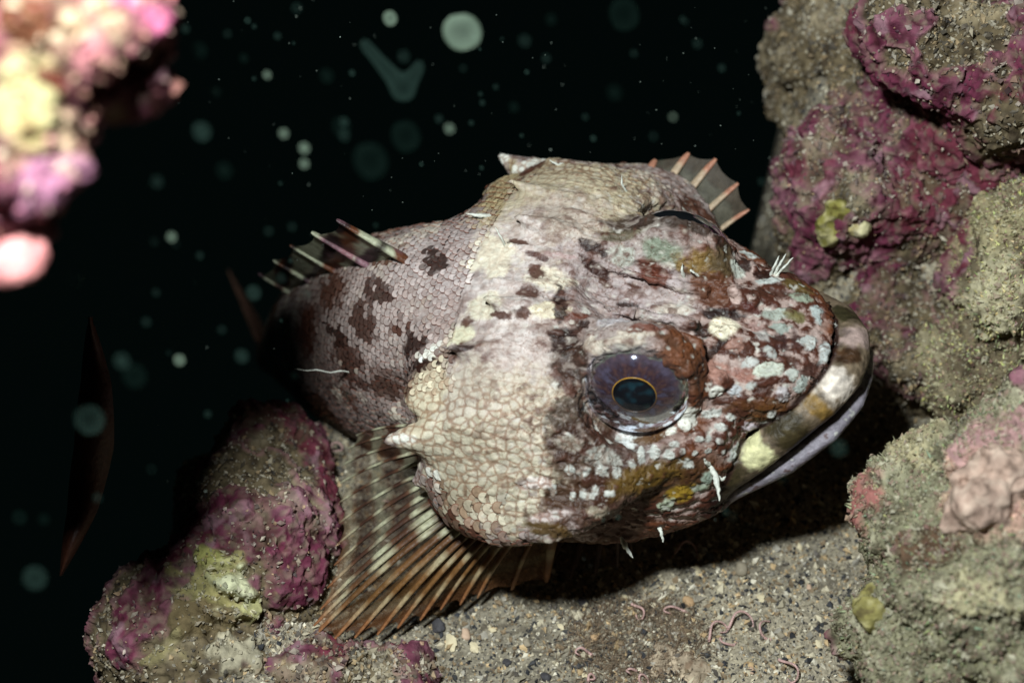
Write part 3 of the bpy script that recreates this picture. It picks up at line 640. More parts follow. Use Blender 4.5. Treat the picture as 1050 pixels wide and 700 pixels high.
base = [to_world((-.80 + .17 * t, -.305 - .02 * t, .03 - .24 * t)) for t in np.linspace(0, 1, nb)]
fin('pectoral_fin', base, tip, np.linspace(.03, .05, nb), band_col, np.linspace(.0085, .0165, nb), mem=.995, prj=.965, label='spread banded pectoral fin with orange lower margin')
def far_col(u, v, P, ray):
    n2 = fbm(P * 30, 3)
    c = np.tile(lin(176, 124, 100) if ray else lin(116, 104, 88), (len(u), 1))
    return mix(c, lin(190, 190, 160) if ray else lin(150, 150, 130), smooth(-.1, .3, np.sin(v * 16 + 2) + n2) * .5)
ft = [(640, 176), (672, 164), (706, 157), (734, 163), (757, 188), (768, 215)]
fb = [to_world((-.66 + .10 * t, .30 + .03 * t, -.02 - .20 * t)) for t in np.linspace(0, 1, 6)]
fin('pectoral_fin', fb, [at(a, b, 3.06 - .02 * i) for i, (a, b) in enumerate(ft)], .02, far_col, [.019] * 6, mem=.99, prj=.97, label='far pectoral fin with orange rays')
def dors_col(u, v, P, ray):
    n1 = fbm(P * 14, 3)
    c = np.tile(lin(164, 166, 140), (len(u), 1))
    c = mix(c, lin(92, 54, 34), smooth(-.05, .25, np.sin(v * 8 + u * 2.4 + 1) * .5 + n1))
    c = mix(c, lin(40, 28, 26), smooth(.1, .4, np.sin(v * 12 + u * 3.1 + 3) * .5 + n1))
    return mix(c, lin(150, 110, 120), smooth(.1, .4, n1) * (.6 if ray else .2))
db = []; dt = []
for k in range(5):
    x = -.97 - .125 * k; by, bz = bend(np.array([x])); t = np.interp(x, ST[:, 0], ST[:, 2])
    b = np.array([x, by[0], t + bz[0] - .012]); db.append(to_world(b))
    ln = [.20, .165, .14, .12, .11, .1, .1, .27, .25, .23, .22, .2, .2][k]
    dt.append(to_world(b + ln * np.array([-.66, .0, .66])))
fin('dorsal_fin', db, dt, .0, dors_col, [.018] * 2 + [.014] * 3, mem=.95, prj=.90, mat=M_FIN2, rname='spine', label='raised spiny dorsal fin fading into the dark')
def dark_col(u, v, P, ray): return np.tile(lin(70, 50, 40), (len(u), 1)) * (1 + .5 * fbm(P * 25, 2)[:, None])
pt = [at_z(a, b, -.115) for a, b in [(560, 588), (585, 592), (610, 590), (633, 584), (648, 574)]]
fin('pelvic_fin', [to_world((-.60 + .02 * t, -.16 - .02 * t, -.27)) for t in range(5)], pt, .01, dark_col, [.011] * 5, mem=.96, prj=.95)
by, bz = bend(np.array([-1.97])); cc = np.array([-1.97, by[0], .06 + bz[0]])
fin('tail_fin', [to_world(cc + [0, 0, -.05 + .1 * t]) for t in np.linspace(0, 1, 10)], [to_world(cc + [-.22, .26, -.32 + .40 * t]) for t in np.linspace(0, 1, 10)], .0, dark_col, [.009] * 10, mem=.97, prj=.97)
by, bz = bend(np.array([-1.5])); 
fin('anal_fin', [to_world((-1.35 - .05 * k, *(np.array([0, np.interp(-1.35 - .05 * k, ST[:, 0], ST[:, 3]) + .02]) + np.array([q[0] for q in bend(np.array([-1.35 - .05 * k]))])))) for k in range(6)],
    [to_world((-1.50 - .05 * k, *(np.array([0, np.interp(-1.35 - .05 * k, ST[:, 0], ST[:, 3]) - .16]) + np.array([q[0] for q in bend(np.array([-1.35 - .05 * k]))])))) for k in range(6)], 0., dark_col, [.010] * 6)

# skin filaments
def cirrus(pix, r, d_off=0.0, col=(210, 212, 200)):
    h = hit(fish_bvh, *pix[0]); d0 = (h[0] - CAM) @ FW if h else 2.75
    pts = np.array([at(a, b, d0 - d_off * i / len(pix) - (.004 if i else -.01)) for i, (a, b) in enumerate(pix)])
    t = np.linspace(0, 1, 14); s_ = np.linspace(0, 1, len(pts))
    P = np.stack([np.interp(t, s_, pts[:, k]) for k in range(3)], 1)
    P[1:] += rng.normal(0, r * .08, P[1:].shape)
    tv, tq, tt = tube_geo(P, r * .62 * (np.sin(np.clip(t * 2.2 + .9, 0, math.pi)) ** .8 + .12) * rng.uniform(.7, 1.2, len(t)), 7)
    link('cirrus', make_mesh('cirrus', tv, tq, M_RAY, np.tile(lin(*col), (len(tv), 1))), fish)
cirrus([(727, 476), (733, 486), (736, 497), (738, 513)], .0085, .03); cirrus([(730, 478), (724, 474), (722, 470)], .006, .02); cirrus([(732, 486), (741, 492), (744, 488)], .005, .02)
cirrus([(636, 547), (641, 560), (649, 572)], .0075, -.01); cirrus([(675, 538), (678, 546), (680, 556)], .006, -.01)
for q in [[(793, 283), (799, 272), (806, 260)], [(795, 284), (804, 274), (813, 264)], [(790, 283), (794, 273), (799, 262)]]: cirrus(q, .0045, .02)
cirrus([(644, 199), (638, 190), (637, 180)], .0042, .02); cirrus([(519, 254), (514, 244), (508, 233)], .0036, .02); cirrus([(702, 286), (699, 276), (700, 270)], .005, .02); cirrus([(583, 167), (572, 169), (563, 164)], .005, .0)
cirrus([(362, 382), (350, 380), (338, 382), (325, 379), (314, 380), (303, 378)], .0026, .0); cirrus([(718, 284), (708, 277), (712, 280)], .004, .02); cirrus([(505, 222), (492, 221), (478, 219)], .007, .0)

#@ENV
# ------------------------------------------------------------------ the sea bed
def pit(x, y):
    """ledge that drops into the dark hole behind and left of the fish"""
    a = smooth(.10, .55, y - .10 * np.sin(x * 5) - .12) * smooth(.02, -.34, x - (y - .6) * .25)
    b = smooth(-1.28, -1.75, x + .10 * np.sin(y * 4)) 
    return np.clip(a + b, 0, 1)
def sand_z(x, y):
    P = np.stack([x, y, np.zeros_like(x)], -1).reshape(-1, 3)
    z = -.135 + .035 * fbm(P * 2.2, 3).reshape(x.shape) + .012 * fbm(P * 9 + 5, 3).reshape(x.shape)
    z = z + .78 * smooth(.22, 1.15, y + .35 * x) + .10 * smooth(-.25, -.6, y)*0 + .10 * smooth(-.95, -1.15, x) * smooth(.3, .0, y)
    return z - 7.0 * pit(x, y) ** 1.5
gx = np.linspace(-2.6, 1.6, 420); gy = np.linspace(-1.3, 1.7, 300)
GX, GY = np.meshgrid(gx, gy, indexing='ij'); GZ = sand_z(GX, GY)
SV = np.stack([GX, GY, GZ], -1).reshape(-1, 3)
i, j = np.meshgrid(np.arange(419), np.arange(299), indexing='ij')
SQ = np.stack([i * 300 + j, (i + 1) * 300 + j, (i + 1) * 300 + j + 1, i * 300 + j + 1], -1).reshape(-1, 4)
n1 = fbm(SV * 40, 3); n2 = fbm(SV * 5, 3)
scol = np.tile(lin(146, 138, 120), (len(SV), 1)); scol = mix(scol, lin(104, 96, 82), smooth(0, .3, n1)); scol = mix(scol, lin(168, 158, 136), smooth(.0, .3, n2))
M_SAND = mat_col('wet_sand', .9, .15, .8, 140, var=.5)
link('sand', make_mesh('sand', SV, SQ, M_SAND, scol), kind='structure')

# grains: thousands of little angular fragments, one mesh
OCT = np.array([[1, 0, 0], [-1, 0, 0], [0, 1, 0], [0, -1, 0], [0, 0, 1], [0, 0, -1]], float)
OF = np.array([[0, 2, 4], [2, 1, 4], [1, 3, 4], [3, 0, 4], [2, 0, 5], [1, 2, 5], [3, 1, 5], [0, 3, 5]])
def rand_rot(n):
    q = rng.normal(size=(n, 4)); q /= np.linalg.norm(q, axis=1)[:, None]; w, x, y, z = q.T
    return np.stack([np.stack([1 - 2 * (y * y + z * z), 2 * (x * y - z * w), 2 * (x * z + y * w)], 1), np.stack([2 * (x * y + z * w), 1 - 2 * (x * x + z * z), 2 * (y * z - x * w)], 1), np.stack([2 * (x * z - y * w), 2 * (y * z + x * w), 1 - 2 * (x * x + y * y)], 1)], 1)
def grain_geo(P, size, col, asp=(1, .75, .5)):
    n = len(P); V = OCT[None] * (1 + rng.normal(0, .22, (n, 6, 1))) * np.array(asp) * (1 + rng.normal(0, .2, (n, 1, 3))) * size[:, None, None]
    V = np.einsum('nij,nkj->nki', rand_rot(n), V) + P[:, None]
    F = OF[None] + (np.arange(n) * 6)[:, None, None]
    C = np.repeat(col[:, None], 6, 1) * rng.uniform(.85, 1.15, (n, 6, 1))
    return V.reshape(-1, 3), F.reshape(-1, 3), C.reshape(-1, 3)
GC = np.array([lin(*c) for c in [(186, 176, 150), (142, 134, 118), (98, 92, 84), (66, 66, 66), (216, 208, 186), (130, 112, 88), (164, 158, 144), (190, 164, 124), (50, 51, 54), (176, 166, 142)]])
def pick(n, p=None): return GC[rng.choice(len(GC), n, p=p)] * rng.uniform(.85, 1.4, (n, 1))
M_GRAIN = mat_col('sand_grain', .7, .3, 0, 60, var=.15)
n = 120000
px = rng.uniform(-1.45, .75, n); py = rng.uniform(-.62, 1.3, n)
ok = pit(px, py) < .35; px, py = px[ok], py[ok]
gs = np.exp(rng.normal(math.log(.0034), .5, len(px))); gs = np.clip(gs, .002, .013)
pz = sand_z(px, py)
gv, gf, gc = grain_geo(np.stack([px, py, pz + gs * .3], 1), gs, pick(len(px)))
link('sand_grains', make_mesh('sand_grains', gv, gf, M_GRAIN, gc, False), label='loose sand grains and shell grit covering the sea bed', cat='sand', kind='stuff')

# ------------------------------------------------------------------ rocks
def rock(name, label, cat, ells, res, seed, amp=.05, freq=5., sub=2, base=((104, 92, 70), (72, 62, 48), (140, 128, 104)), patches=(), grains=4000, gsz=.006, gcol=None, k=.06, mag=.15, rough=1., spks=.75, fuzz=0, fuzzc=(150, 150, 110)):
    ells = [(np.array(c), np.array(r)) for c, r in ells]
    lo_ = np.min([c - r for c, r in ells], 0) - .12; hi_ = np.max([c + r for c, r in ells], 0) + .12
    def fn(P):
        f = None
        for c, r in ells:
            e = ellips(P, c, r); f = e if f is None else smin(f, e, k)
        return f + amp * (fbm(P * freq + seed, 3) + .5 * (.35 - np.abs(noise(P * freq * .8 + seed + 7))))
    V, Q = surface_nets(fn, lo_, hi_, res)
    for _ in range(sub): V, Q = subdivide(V, Q)
    N = vnormals(V, Q)
    bvh = BVHTree.FromPolygons([Vector(v) for v in V[:]], [tuple(int(i) for i in q) for q in Q]) if patches else None
    a = fbm(V * 9 + seed, 4); b = fbm(V * 30 + seed, 3); d = fbm(V * 4 + seed * 2, 3)
    C = np.tile(lin(*base[0]), (len(V), 1)); C = mix(C, lin(*base[1]), smooth(0, .3, b)); C = mix(C, lin(*base[2]), smooth(.05, .35, a))
    h = (.030 * a + .018 * b + .008 * fbm(V * 70 + seed, 2)) * rough
    # encrusting coralline algae: magenta sheets with paler lifted margins
    m0 = d + .45 * a + mag - .25; m = smooth(-.02, .03, m0); edge = smooth(-.03, .01, m0) * smooth(.06, .02, m0)
    for p in patches:
        q = Patch(bvh, *p[:6], soft=p[6] if len(p) > 6 else .3, wob=(p[7] if len(p) > 7 else .8) * 1.1, freq=24)
        if not q.ok: continue
        w = q.mask(V)
        if len(p) > 8 and p[8] == 'clear': m = m * (1 - w); continue
        if len(p) > 8 and p[8] == 'crust': m = np.maximum(m, w); edge = np.maximum(edge, w * (1 - w) * 2.5); continue
        C = mix(C, q.col, w); h = h + .012 * w; m = m * (1 - w); edge = edge * (1 - w)
    mc_ = np.tile(lin(100, 46, 64), (len(V), 1)); mc_ = mix(mc_, lin(124, 80, 92), smooth(0, .35, a)); mc_ = mix(mc_, lin(72, 34, 42), smooth(.05, .3, -b)); mc_ = mix(mc_, lin(118, 56, 60), smooth(.1, .3, d - .2 * a) * .4); mc_ = mix(mc_, lin(120, 104, 90), smooth(.05, .35, fbm(V * 55 + seed, 3)) * .8); mc_ = mix(mc_, lin(150, 116, 124), smooth(.22, .34, fbm(V * 16 + seed * 5, 3)) * .7)
    spk = smooth(.10, .24, fbm(V * 18 + seed * 3, 4) + .25 * np.clip(N[:, 2], 0, 1) - .08)
    m = m * (1 - spks * spk)
    C = C * (1 - m[:, None]) + mc_ * m[:, None]
    C = mix(C, lin(160, 112, 120), edge * .4)
    h = h + .010 * m + .006 * edge
    C = C * (1 + .30 * fbm(V * 90 + seed, 2)[:, None])
    V2 = V + N * h[:, None]
    o = link(name, make_mesh(name, V2, Q, M_ROCK, np.clip(C, .01, .8)), None, label, cat)
    if grains:
        up_ = np.clip(N[:, 2] * .6 + .5, .05, 1) * (1 - .8 * m)
        vis = (N @ (CAM - V.mean(0))) > -.2
        w = up_ * vis; w /= w.sum()
        k_ = rng.choice(len(V), grains, p=w)
        s_ = np.clip(np.exp(rng.normal(math.log(gsz), .35, grains)), .002, gsz * 2.4)
        gc = pick(grains) if gcol is None else np.array([lin(*c) for c in gcol])[rng.integers(0, len(gcol), grains)] * rng.uniform(.7, 1.2, (grains, 1))
        gc = gc * .5 + C[k_] * .5
        gv, gf, gcc = grain_geo(V2[k_] + N[k_] * (s_ * .3)[:, None], s_, gc)
        link('grit', make_mesh('grit', gv, gf, M_GRAIN, gcc, False), o, kind='stuff')
    if fuzz:
        vis = ((N @ (CAM - V.mean(0))) > -.1) * (1 - .7 * m); k_ = rng.choice(len(V), fuzz, p=vis / vis.sum())
        L_ = rng.uniform(.004, .013, fuzz); D = N[k_] + rng.normal(0, .6, (fuzz, 3)); D /= np.linalg.norm(D, axis=1)[:, None]
        S_ = np.cross(D, rng.normal(size=(fuzz, 3))); S_ /= np.linalg.norm(S_, axis=1)[:, None] + 1e-9
        wv = rng.uniform(.0015, .004, fuzz)
        A_ = V2[k_]; bend_ = rng.normal(0, .3, (fuzz, 3)) * L_[:, None]
        vv = np.stack([A_ - S_ * wv[:, None], A_ + S_ * wv[:, None], A_ + np.cross(S_, D) * wv[:, None], A_ + D * L_[:, None] + bend_], 1)
        ff = np.array([[0, 1, 3], [1, 2, 3], [2, 0, 3]])[None] + (np.arange(fuzz) * 4)[:, None, None]
        fc = np.array(lin(*fuzzc)) * rng.uniform(.5, 1.4, (fuzz, 1)) * (1 + rng.normal(0, .12, (fuzz, 3)))
        link('turf', make_mesh('turf', vv.reshape(-1, 3), ff.reshape(-1, 3), M_GRAIN, np.repeat(np.clip(fc, .01, .8), 4, 0)), o, kind='stuff')
    return o, bvh
MG = (118, 48, 72)
YG = (176, 170, 84); WY = (214, 206, 160)
tick('sand')
wall, wall_bvh = rock('rock_wall', 'tall brown rock face behind the fish head, crusted with purple coralline algae', 'rock',
    [(at(960, 165, 3.34), (.34, .36, .42)), (at(850, 205, 3.22), (.11, .2, .22)), (at(862, 55, 3.36), (.17, .25, .26)), (at(1010, 350, 3.3), (.30, .3, .25)), (at(905, 315, 3.20), (.12, .12, .12)), (at(955, 375, 3.12), (.10, .10, .09))], .020, 3.1, amp=.08, freq=5.2, mag=.16, grains=16000, gsz=.0042,
    patches=[(820, 170, 34, 60, 0, MG, .4, .6, 'crust'), (835, 230, 40, 30, 0, MG, .4, .6, 'crust'), (895, 150, 45, 55, 0, MG, .4, 1., 'crust'), (915, 250, 40, 40, 0, MG, .4, 1., 'crust'), (890, 320, 30, 18, 0, MG, .4, .8, 'crust'), (925, 345, 20, 12, 0, MG, .4, .9, 'crust'),
             (838, 60, 34, 40, 0, MG, .4, .6, 'clear'), (795, 60, 20, 60, 0, MG, .4, .6, 'clear'), (960, 290, 40, 60, 0, MG, .4, .6, 'clear'), (925, 380, 40, 40, 0, MG, .4, .6, 'clear')])
rock('rock_block', 'purple crusted boulder overhanging a dark crack at the upper right', 'rock',
    [(at(965, 50, 2.86), (.13, .13, .11)), (at(1060, 80, 2.84), (.17, .16, .16)), (at(925, 20, 2.88), (.09, .12, .09))], .018, 8.7, amp=.045, freq=6, mag=.42, grains=2500, gsz=.0045,
    patches=[(1035, 150, 40, 40, 0, MG, .4, .8, 'clear'), (1000, 10, 30, 12, 0, (150, 136, 108), .4)])
rock('pale_boulder', 'cream and olive turf covered boulder at the right edge, halfway up', 'rock',
    [(at(1070, 270, 2.95), (.15, .2, .20)), (at(1015, 300, 3.02), (.10, .14, .13)), (at(1000, 375, 3.04), (.14, .14, .12))], .018, 5.5, amp=.06, freq=7, mag=-.02, grains=9000, gsz=.0038, gcol=[(196, 190, 152), (150, 140, 104), (120, 108, 84), (206, 200, 170), (150, 110, 106)], base=((116, 104, 82), (82, 72, 56), (150, 140, 112)), fuzz=2500, fuzzc=(190, 184, 130),
    patches=[(1020, 300, 30, 40, 20, (186, 178, 146), .7, 1.2), (1010, 230, 24, 30, 0, (160, 150, 116), .6, 1.), (985, 255, 12, 30, 0, MG, .4, 1., 'crust')])
_, turf_bvh = rock('turf_boulder', 'blurred boulder with green turf and pink patches in the lower right foreground', 'rock',
    [(at(1010, 600, 2.52), (.205, .22, .25)), (at(945, 520, 2.57), (.112, .13, .12)), (at(1060, 480, 2.46), (.15, .15, .15)), (at(925, 660, 2.52), (.104, .11, .11))], .018, 12.4, amp=.06, freq=6, mag=-.02, grains=16000, gsz=.0036, gcol=[(150, 146, 114), (120, 116, 88), (170, 164, 136), (104, 94, 74), (160, 124, 116), (190, 184, 160)], base=((138, 134, 108), (94, 88, 70), (178, 172, 146)), fuzz=3000, fuzzc=(150, 146, 116),
    patches=[(1010, 500, 44, 50, 0, (196, 158, 140), .6, .5), (1030, 445, 40, 20, 0, (172, 136, 132), .7, 1.), (880, 510, 14, 24, 10, (160, 106, 98), .6, 1.2), (870, 580, 12, 14, 10, (160, 116, 106), .6, 1.2), (1000, 610, 30, 24, 0, (172, 164, 130), .7, 1.3), (935, 455, 24, 12, 0, (170, 160, 126), .7, 1.3), (960, 560, 40, 20, 0, (92, 72, 56), .6, 1.)])
rock('magenta_rock', 'rounded rock with magenta crust and a yellow green patch beside the spread fin', 'rock',
    [(at(262, 570, 2.90), (.15, .18, .20)), (at(175, 650, 2.80), (.15, .16, .16)), (at(275, 485, 3.02), (.13, .16, .12)), (at(225, 700, 2.74), (.16, .12, .12)), (at(315, 560, 2.96), (.07, .12, .15)), (at(220, 610, 2.86), (.15, .15, .15)), (at(300, 640, 2.88), (.09, .1, .10))], .018, 21.3, amp=.04, freq=5, mag=.20, grains=3000, gsz=.004, rough=.75, spks=.5,
    patches=[(250, 535, 58, 38, 10, MG, .3, .5, 'crust'), (300, 545, 40, 40, 10, MG, .3, .5, 'crust'), (180, 600, 40, 40, 10, MG, .3, .5, 'crust'), (315, 570, 28, 50, 10, MG, .3, .7, 'crust'), (140, 640, 30, 40, 30, MG, .4, .8, 'crust'), (285, 470, 40, 22, 0, MG, .4, .6, 'clear'), (215, 620, 40, 36, 20, MG, .4, .6, 'clear'),
             (218, 612, 36, 36, 20, (146, 138, 92), .5, 1.5), (232, 590, 14, 12, 0, (176, 172, 120), .5, 1.4), (222, 632, 16, 10, 0, (186, 182, 150), .5, 1.6), (256, 612, 10, 22, 0, (160, 156, 110), .5, 1.2), (205, 640, 30, 22, 30, (112, 98, 70), .5, 1.4), (245, 600, 20, 16, 0, (196, 196, 160), .5, 1.2), (216, 572, 13, 9, 0, (156, 154, 92), .6, 1.), (240, 665, 24, 14, 0, (166, 158, 134), .6, 1.5), (170, 668, 18, 12, 0, (140, 130, 92), .6, 1.4), (290, 660, 20, 10, 0, MG, .5, 1., 'crust')])
rock('low_rock', 'low pink spotted ledge at the bottom edge under the spread fin', 'rock',
    [(at(340, 712, 2.70), (.15, .10, .07)), (at(400, 690, 2.76), (.08, .07, .05))], .014, 31.9, amp=.03, freq=8, mag=.16, grains=2000, gsz=.005, sub=1)
near, _ = rock('near_rock', 'bright blurred pink and cream encrusted rock hanging in the upper left corner', 'rock',
    [(at(46, 4, 1.70), (.13, .14, .10)), (at(-4, 104, 1.67), (.105, .13, .13)), (at(-84, 54, 1.72), (.22, .2, .21)), (at(-34, 184, 1.65), (.08, .08, .09)), (at(126, 14, 1.71), (.06, .07, .055)), (at(104, 66, 1.70), (.045, .055, .04)), (at(-340, 114, 1.85), (.36, .36, .36)), (at(-190, 324, 1.8), (.15, .2, .2))], .018, 41.2, amp=.055, freq=12, mag=.12, grains=6000, gsz=.006, gcol=[(190, 164, 124), (170, 96, 110), (160, 120, 90), (216, 196, 164), (110, 60, 56)], base=((138, 88, 90), (88, 46, 60), (182, 158, 128)), fuzz=0,
    patches=[(20, 95, 30, 50, 20, (164, 156, 112), .6, .8), (25, 20, 26, 22, 20, (106, 64, 44), .4, .6), (55, 85, 12, 15, 0, (90, 40, 30), .3, .3), (50, 180, 34, 34, 0, (144, 98, 118), .6, .8), (20, 140, 24, 24, 0, (160, 144, 100), .6, .8), (150, 15, 24, 14, 0, (186, 100, 130), .5, .8), (90, 60, 24, 20, 0, (156, 104, 104), .6, 1.), (15, 215, 22, 22, 0, (130, 96, 116), .6, .6)])
tick('rocks')

def blob_thing(name, label, cat, ells, seed, cols, res=.007, amp=.020, freq=22, mat=None, group=None, k=.02):
    ells = [(np.array(c), np.array(r)) for c, r in ells]
    def fn(P):
        f = None
        for c, r in ells:
            e = ellips(P, c, r); f = e if f is None else smin(f, e, k)
        return f + amp * fbm(P * freq + seed, 2)
    V, Q = surface_nets(fn, np.min([c - r for c, r in ells], 0) - .03, np.max([c + r for c, r in ells], 0) + .03, res)
    V, Q = subdivide(V, Q); N = vnormals(V, Q)
    a = fbm(V * 34 + seed, 3); b = fbm(V * 90 + seed, 2)
    C = np.tile(lin(*cols[0]), (len(V), 1)); C = mix(C, lin(*cols[1]), smooth(0, .3, a)); C = mix(C, lin(*cols[2]), smooth(.1, .35, -a + .4 * b))
    o = link(name, make_mesh(name, V + N * (.006 * a + .003 * b)[:, None], Q, mat or M_ROCK, C), None, label, cat, group)
    return o
def on(bvh, px, py, lift=0.):
    h = hit(bvh, px, py)
    return (h[0] + h[1] * lift) if h else at(px, py, 2.9)
def bvh_of(o):
    me_ = o.data; v = np.empty(len(me_.vertices) * 3, np.float32); me_.vertices.foreach_get('co', v)
    return BVHTree.FromPolygons([Vector(x) for x in v.reshape(-1, 3)], [tuple(p.vertices) for p in me_.polygons])
blob_thing('sponge', 'yellow green sponge on the purple rock face behind the snout', 'sponge', [(on(wall_bvh, 852, 226, .0), (.030, .02, .045)), (on(wall_bvh, 860, 212), (.025, .02, .02)), (on(wall_bvh, 850, 242), (.02, .02, .02))], 2., ((138, 132, 70), (176, 168, 120), (96, 86, 44)))
blob_thing('sponge', 'small cream sponge right of the yellow green one on the rock face', 'sponge', [(on(wall_bvh, 880, 234, .0), (.022, .02, .014))], 3., ((206, 196, 160), WY, (170, 156, 110)))
blob_thing('sponge', 'round yellow sponge low on the left flank of the foreground boulder', 'sponge', [(on(turf_bvh, 892, 626), (.026, .022, .032)), (on(turf_bvh, 896, 642), (.02, .02, .018)), (on(turf_bvh, 890, 610), (.016, .016, .014))], 4., ((140, 132, 80), (164, 156, 110), (104, 94, 60)))
blob_thing('sponge', 'smooth pink lobe hanging below the bright rock in the upper left', 'sponge', [(at(24, 262, 1.64), (.029, .032, .022)), (at(2, 270, 1.64), (.025, .032, .021))], 6., ((214, 140, 136), (226, 156, 150), (196, 124, 130)), amp=.003)
blob_thing('sponge', 'tan rounded lobe on top of the foreground boulder', 'sponge', [(at(1005, 520, 2.33), (.055, .05, .06)), (at(1025, 490, 2.34), (.06, .05, .05))], 7., ((176, 150, 134), (196, 172, 154), (140, 118, 104)), amp=.03)
tick('sponges')

# ------------------------------------------------------------------ shell bits, pebbles, worms
def pebble_mesh(seed, col, asp):
    r = np.random.default_rng(seed); V, Q = surface_nets(lambda P: np.linalg.norm(P / np.array(asp), axis=1) - 1 + .35 * noise(P * 1.6 + seed) , (-1.5, -1.5, -1.5), (1.5, 1.5, 1.5), .3)
    return make_mesh('shell_bit', V, Q, M_GRAIN, np.tile(lin(*col), (len(V), 1)) * (1 + .25 * noise(V * 3)[:, None]), seed % 2 == 0)
PEB = [(pebble_mesh(s, c, a), n_) for s, c, a, n_ in [(1, (220, 206, 170), (1, .7, .25), 'white shell chip'), (2, (184, 152, 114), (1, .8, .6), 'tan pebble'), (3, (70, 68, 70), (1, .85, .6), 'dark grey pebble'), (4, (206, 176, 150), (1, .6, .3), 'pinkish shell chip'), (6, (150, 140, 120), (1, .8, .6), 'grey brown pebble')]]
def put_pebble(px, py, s, kind, label=None, grp='shell chips and pebbles scattered on the sand'):
    p = at_z(px, py, -.13); p[2] = sand_z(np.array([p[0]]), np.array([p[1]]))[0] + s * .3
    m, nm = PEB[kind]
    o = link('shell_chip' if kind in (0, 3) else 'pebble', m, None, label or (nm + ' ' + ('right of the snout' if py < 450 else 'near the fin tips' if px < 530 else 'on the sand just below the head shadow' if py < 625 and px < 800 else 'beside the foreground boulder' if px > 765 else 'on the open sand near the bottom edge')), 'shell' if kind in (0, 3) else 'pebble', grp)
    o.location = p; o.scale = (s, s, s); o.rotation_euler = (random.uniform(-.4, .4), random.uniform(-.4, .4), random.uniform(0, 6))
    return o
put_pebble(706, 616, .014, 1, 'large orange tan pebble on the sand below the chin')
put_pebble(714, 585, .014, 0, 'bright white shell chip at the edge of the chin shadow')
put_pebble(760, 585, .018, 4, 'broken brownish shell at the edge of the head shadow')
put_pebble(598, 616, .012, 2, 'small black pebble just in front of the fin shadow')
put_pebble(449, 638, .017, 2, 'dark grey pebble beside the fin tips')
put_pebble(462, 655, .020, 0, 'largest white shell chip in the heap below the fin')
put_pebble(478, 645, .018, 3, 'pink shell chip in the heap below the fin')
put_pebble(486, 658, .014, 0, 'flat white chip right of the heap below the fin')
p_ = at_z(690, 678, -.135); blob_thing('stone', 'flat beige stone half buried among hairy algae at the bottom edge', 'stone', [(p_ + [0, 0, -.012], (.062, .045, .030)), (p_ + [.04, -.02, -.012], (.04, .03, .024))], 9., ((166, 150, 128), (190, 172, 146), (132, 112, 92)), amp=.02)
put_pebble(340, 580, .020, 0, 'white shell chip between the magenta rock and the fin')
put_pebble(344, 500, .012, 0, 'cream chip at the upper edge of the magenta rock')
for a, b, s, k in [(505, 640, .010, 0), (540, 655, .011, 4), (575, 640, .009, 0), (560, 690, .012, 2), (640, 610, .009, 0), (610, 650, .010, 1), (780, 615, .012, 0), (800, 650, .010, 4), (740, 600, .012, 0), (830, 600, .010, 3), (520, 675, .010, 2), (600, 690, .009, 0), (770, 690, .012, 3), (840, 660, .011, 0), (655, 590, .008, 4), (440, 665, .012, 0), (690, 600, .009, 0), (820, 560, .009, 0), (930, 420, .008, 0), (955, 370, .009, 3), (940, 395, .009, 4)]:
    put_pebble(a, b, s, k)
M_WORM = mat_col('worm_skin', .4, .4, .2, 200, var=.2)
def curl(px, py, s, turns, label, col=(206, 168, 160), z0=0., dz=.02, rot=0., grp='curled pink tentacles on the sand'):
    p = at_z(px, py, -.13); z = sand_z(np.array([p[0]]), np.array([p[1]]))[0] + z0
    t = np.linspace(0, 1, 70); L = s * random.uniform(2.6, 4.6)
    kur = (random.choice((-1, 1)) * turns * 4.2 * (.35 + 1.3 * t ** 1.4) + 3.0 * np.sin(t * random.uniform(5, 9) + rot)) / 70
    a = rot + np.cumsum(kur); st = L / 70
    c = np.stack([p[0] + np.cumsum(np.cos(a)) * st, p[1] + np.cumsum(np.sin(a)) * st * .8, np.zeros(70)], 1)
    c[:, :2] += p[:2] - c[:, :2].mean(0)
    c[:, 2] = z + .004 + dz * np.sin(t * 3.1) ** 2 * random.uniform(.3, 1.1) + .006 * np.sin(a * 1.3)
    rad = .0031 * (1 - .55 * t) * (1 + .18 * np.sin(t * 150))
    tv, tq, tt = tube_geo(c, rad, 7)
    cc = np.tile(lin(*col), (len(tv), 1)) * (.8 + .3 * (np.sin(tt * 150) > 0))[:, None]
    link('tentacle', make_mesh('tentacle', tv, tq, M_WORM, cc), None, label, 'worm', grp)
for a, b, s, tn, lb in [(655, 628, .022, 1.2, 'upper pink curl right of centre on the sand'), (690, 626, .020, 1.4, 'pink curl right of the tan pebble'), (735, 648, .026, 1.1, 'large pale pink loop left in the cluster below the head'), (760, 640, .030, 1.0, 'wide pink loop in the middle of the cluster below the head'), (782, 648, .024, .9, 'rightmost pink loop of the cluster below the head'), (745, 660, .018, 1.5, 'lowest pink curl of the cluster below the head'),
                        (648, 688, .020, 1.6, 'fat pink coil at the bottom edge, left of the beige stone'), (660, 698, .022, 1.3, 'pink coil cut by the bottom edge'), (606, 695, .015, 1.5, 'small coil at the bottom edge left of the others'), (597, 668, .013, 1.4, 'tiny pink coil in the left of the open sand'),
                        (330, 462, .026, 1.3, 'grey pink curl above the magenta rock'), (345, 470, .022, 1.5, 'grey pink coil touching the top of the spread fin'), (318, 458, .024, .8, 'thin grey loop at the top of the magenta rock'), (398, 520, .020, 1.3, 'pink coil seen through the spread fin'), (810, 690, .02, 1.2, 'pink curl at the bottom edge near the boulder'), (705, 565, .02, .9, 'thin brown curl in the shadow under the chin')]:
    curl(a, b, s, tn, lb, rot=random.uniform(0, 6), z0=.02 if a < 400 else 0)
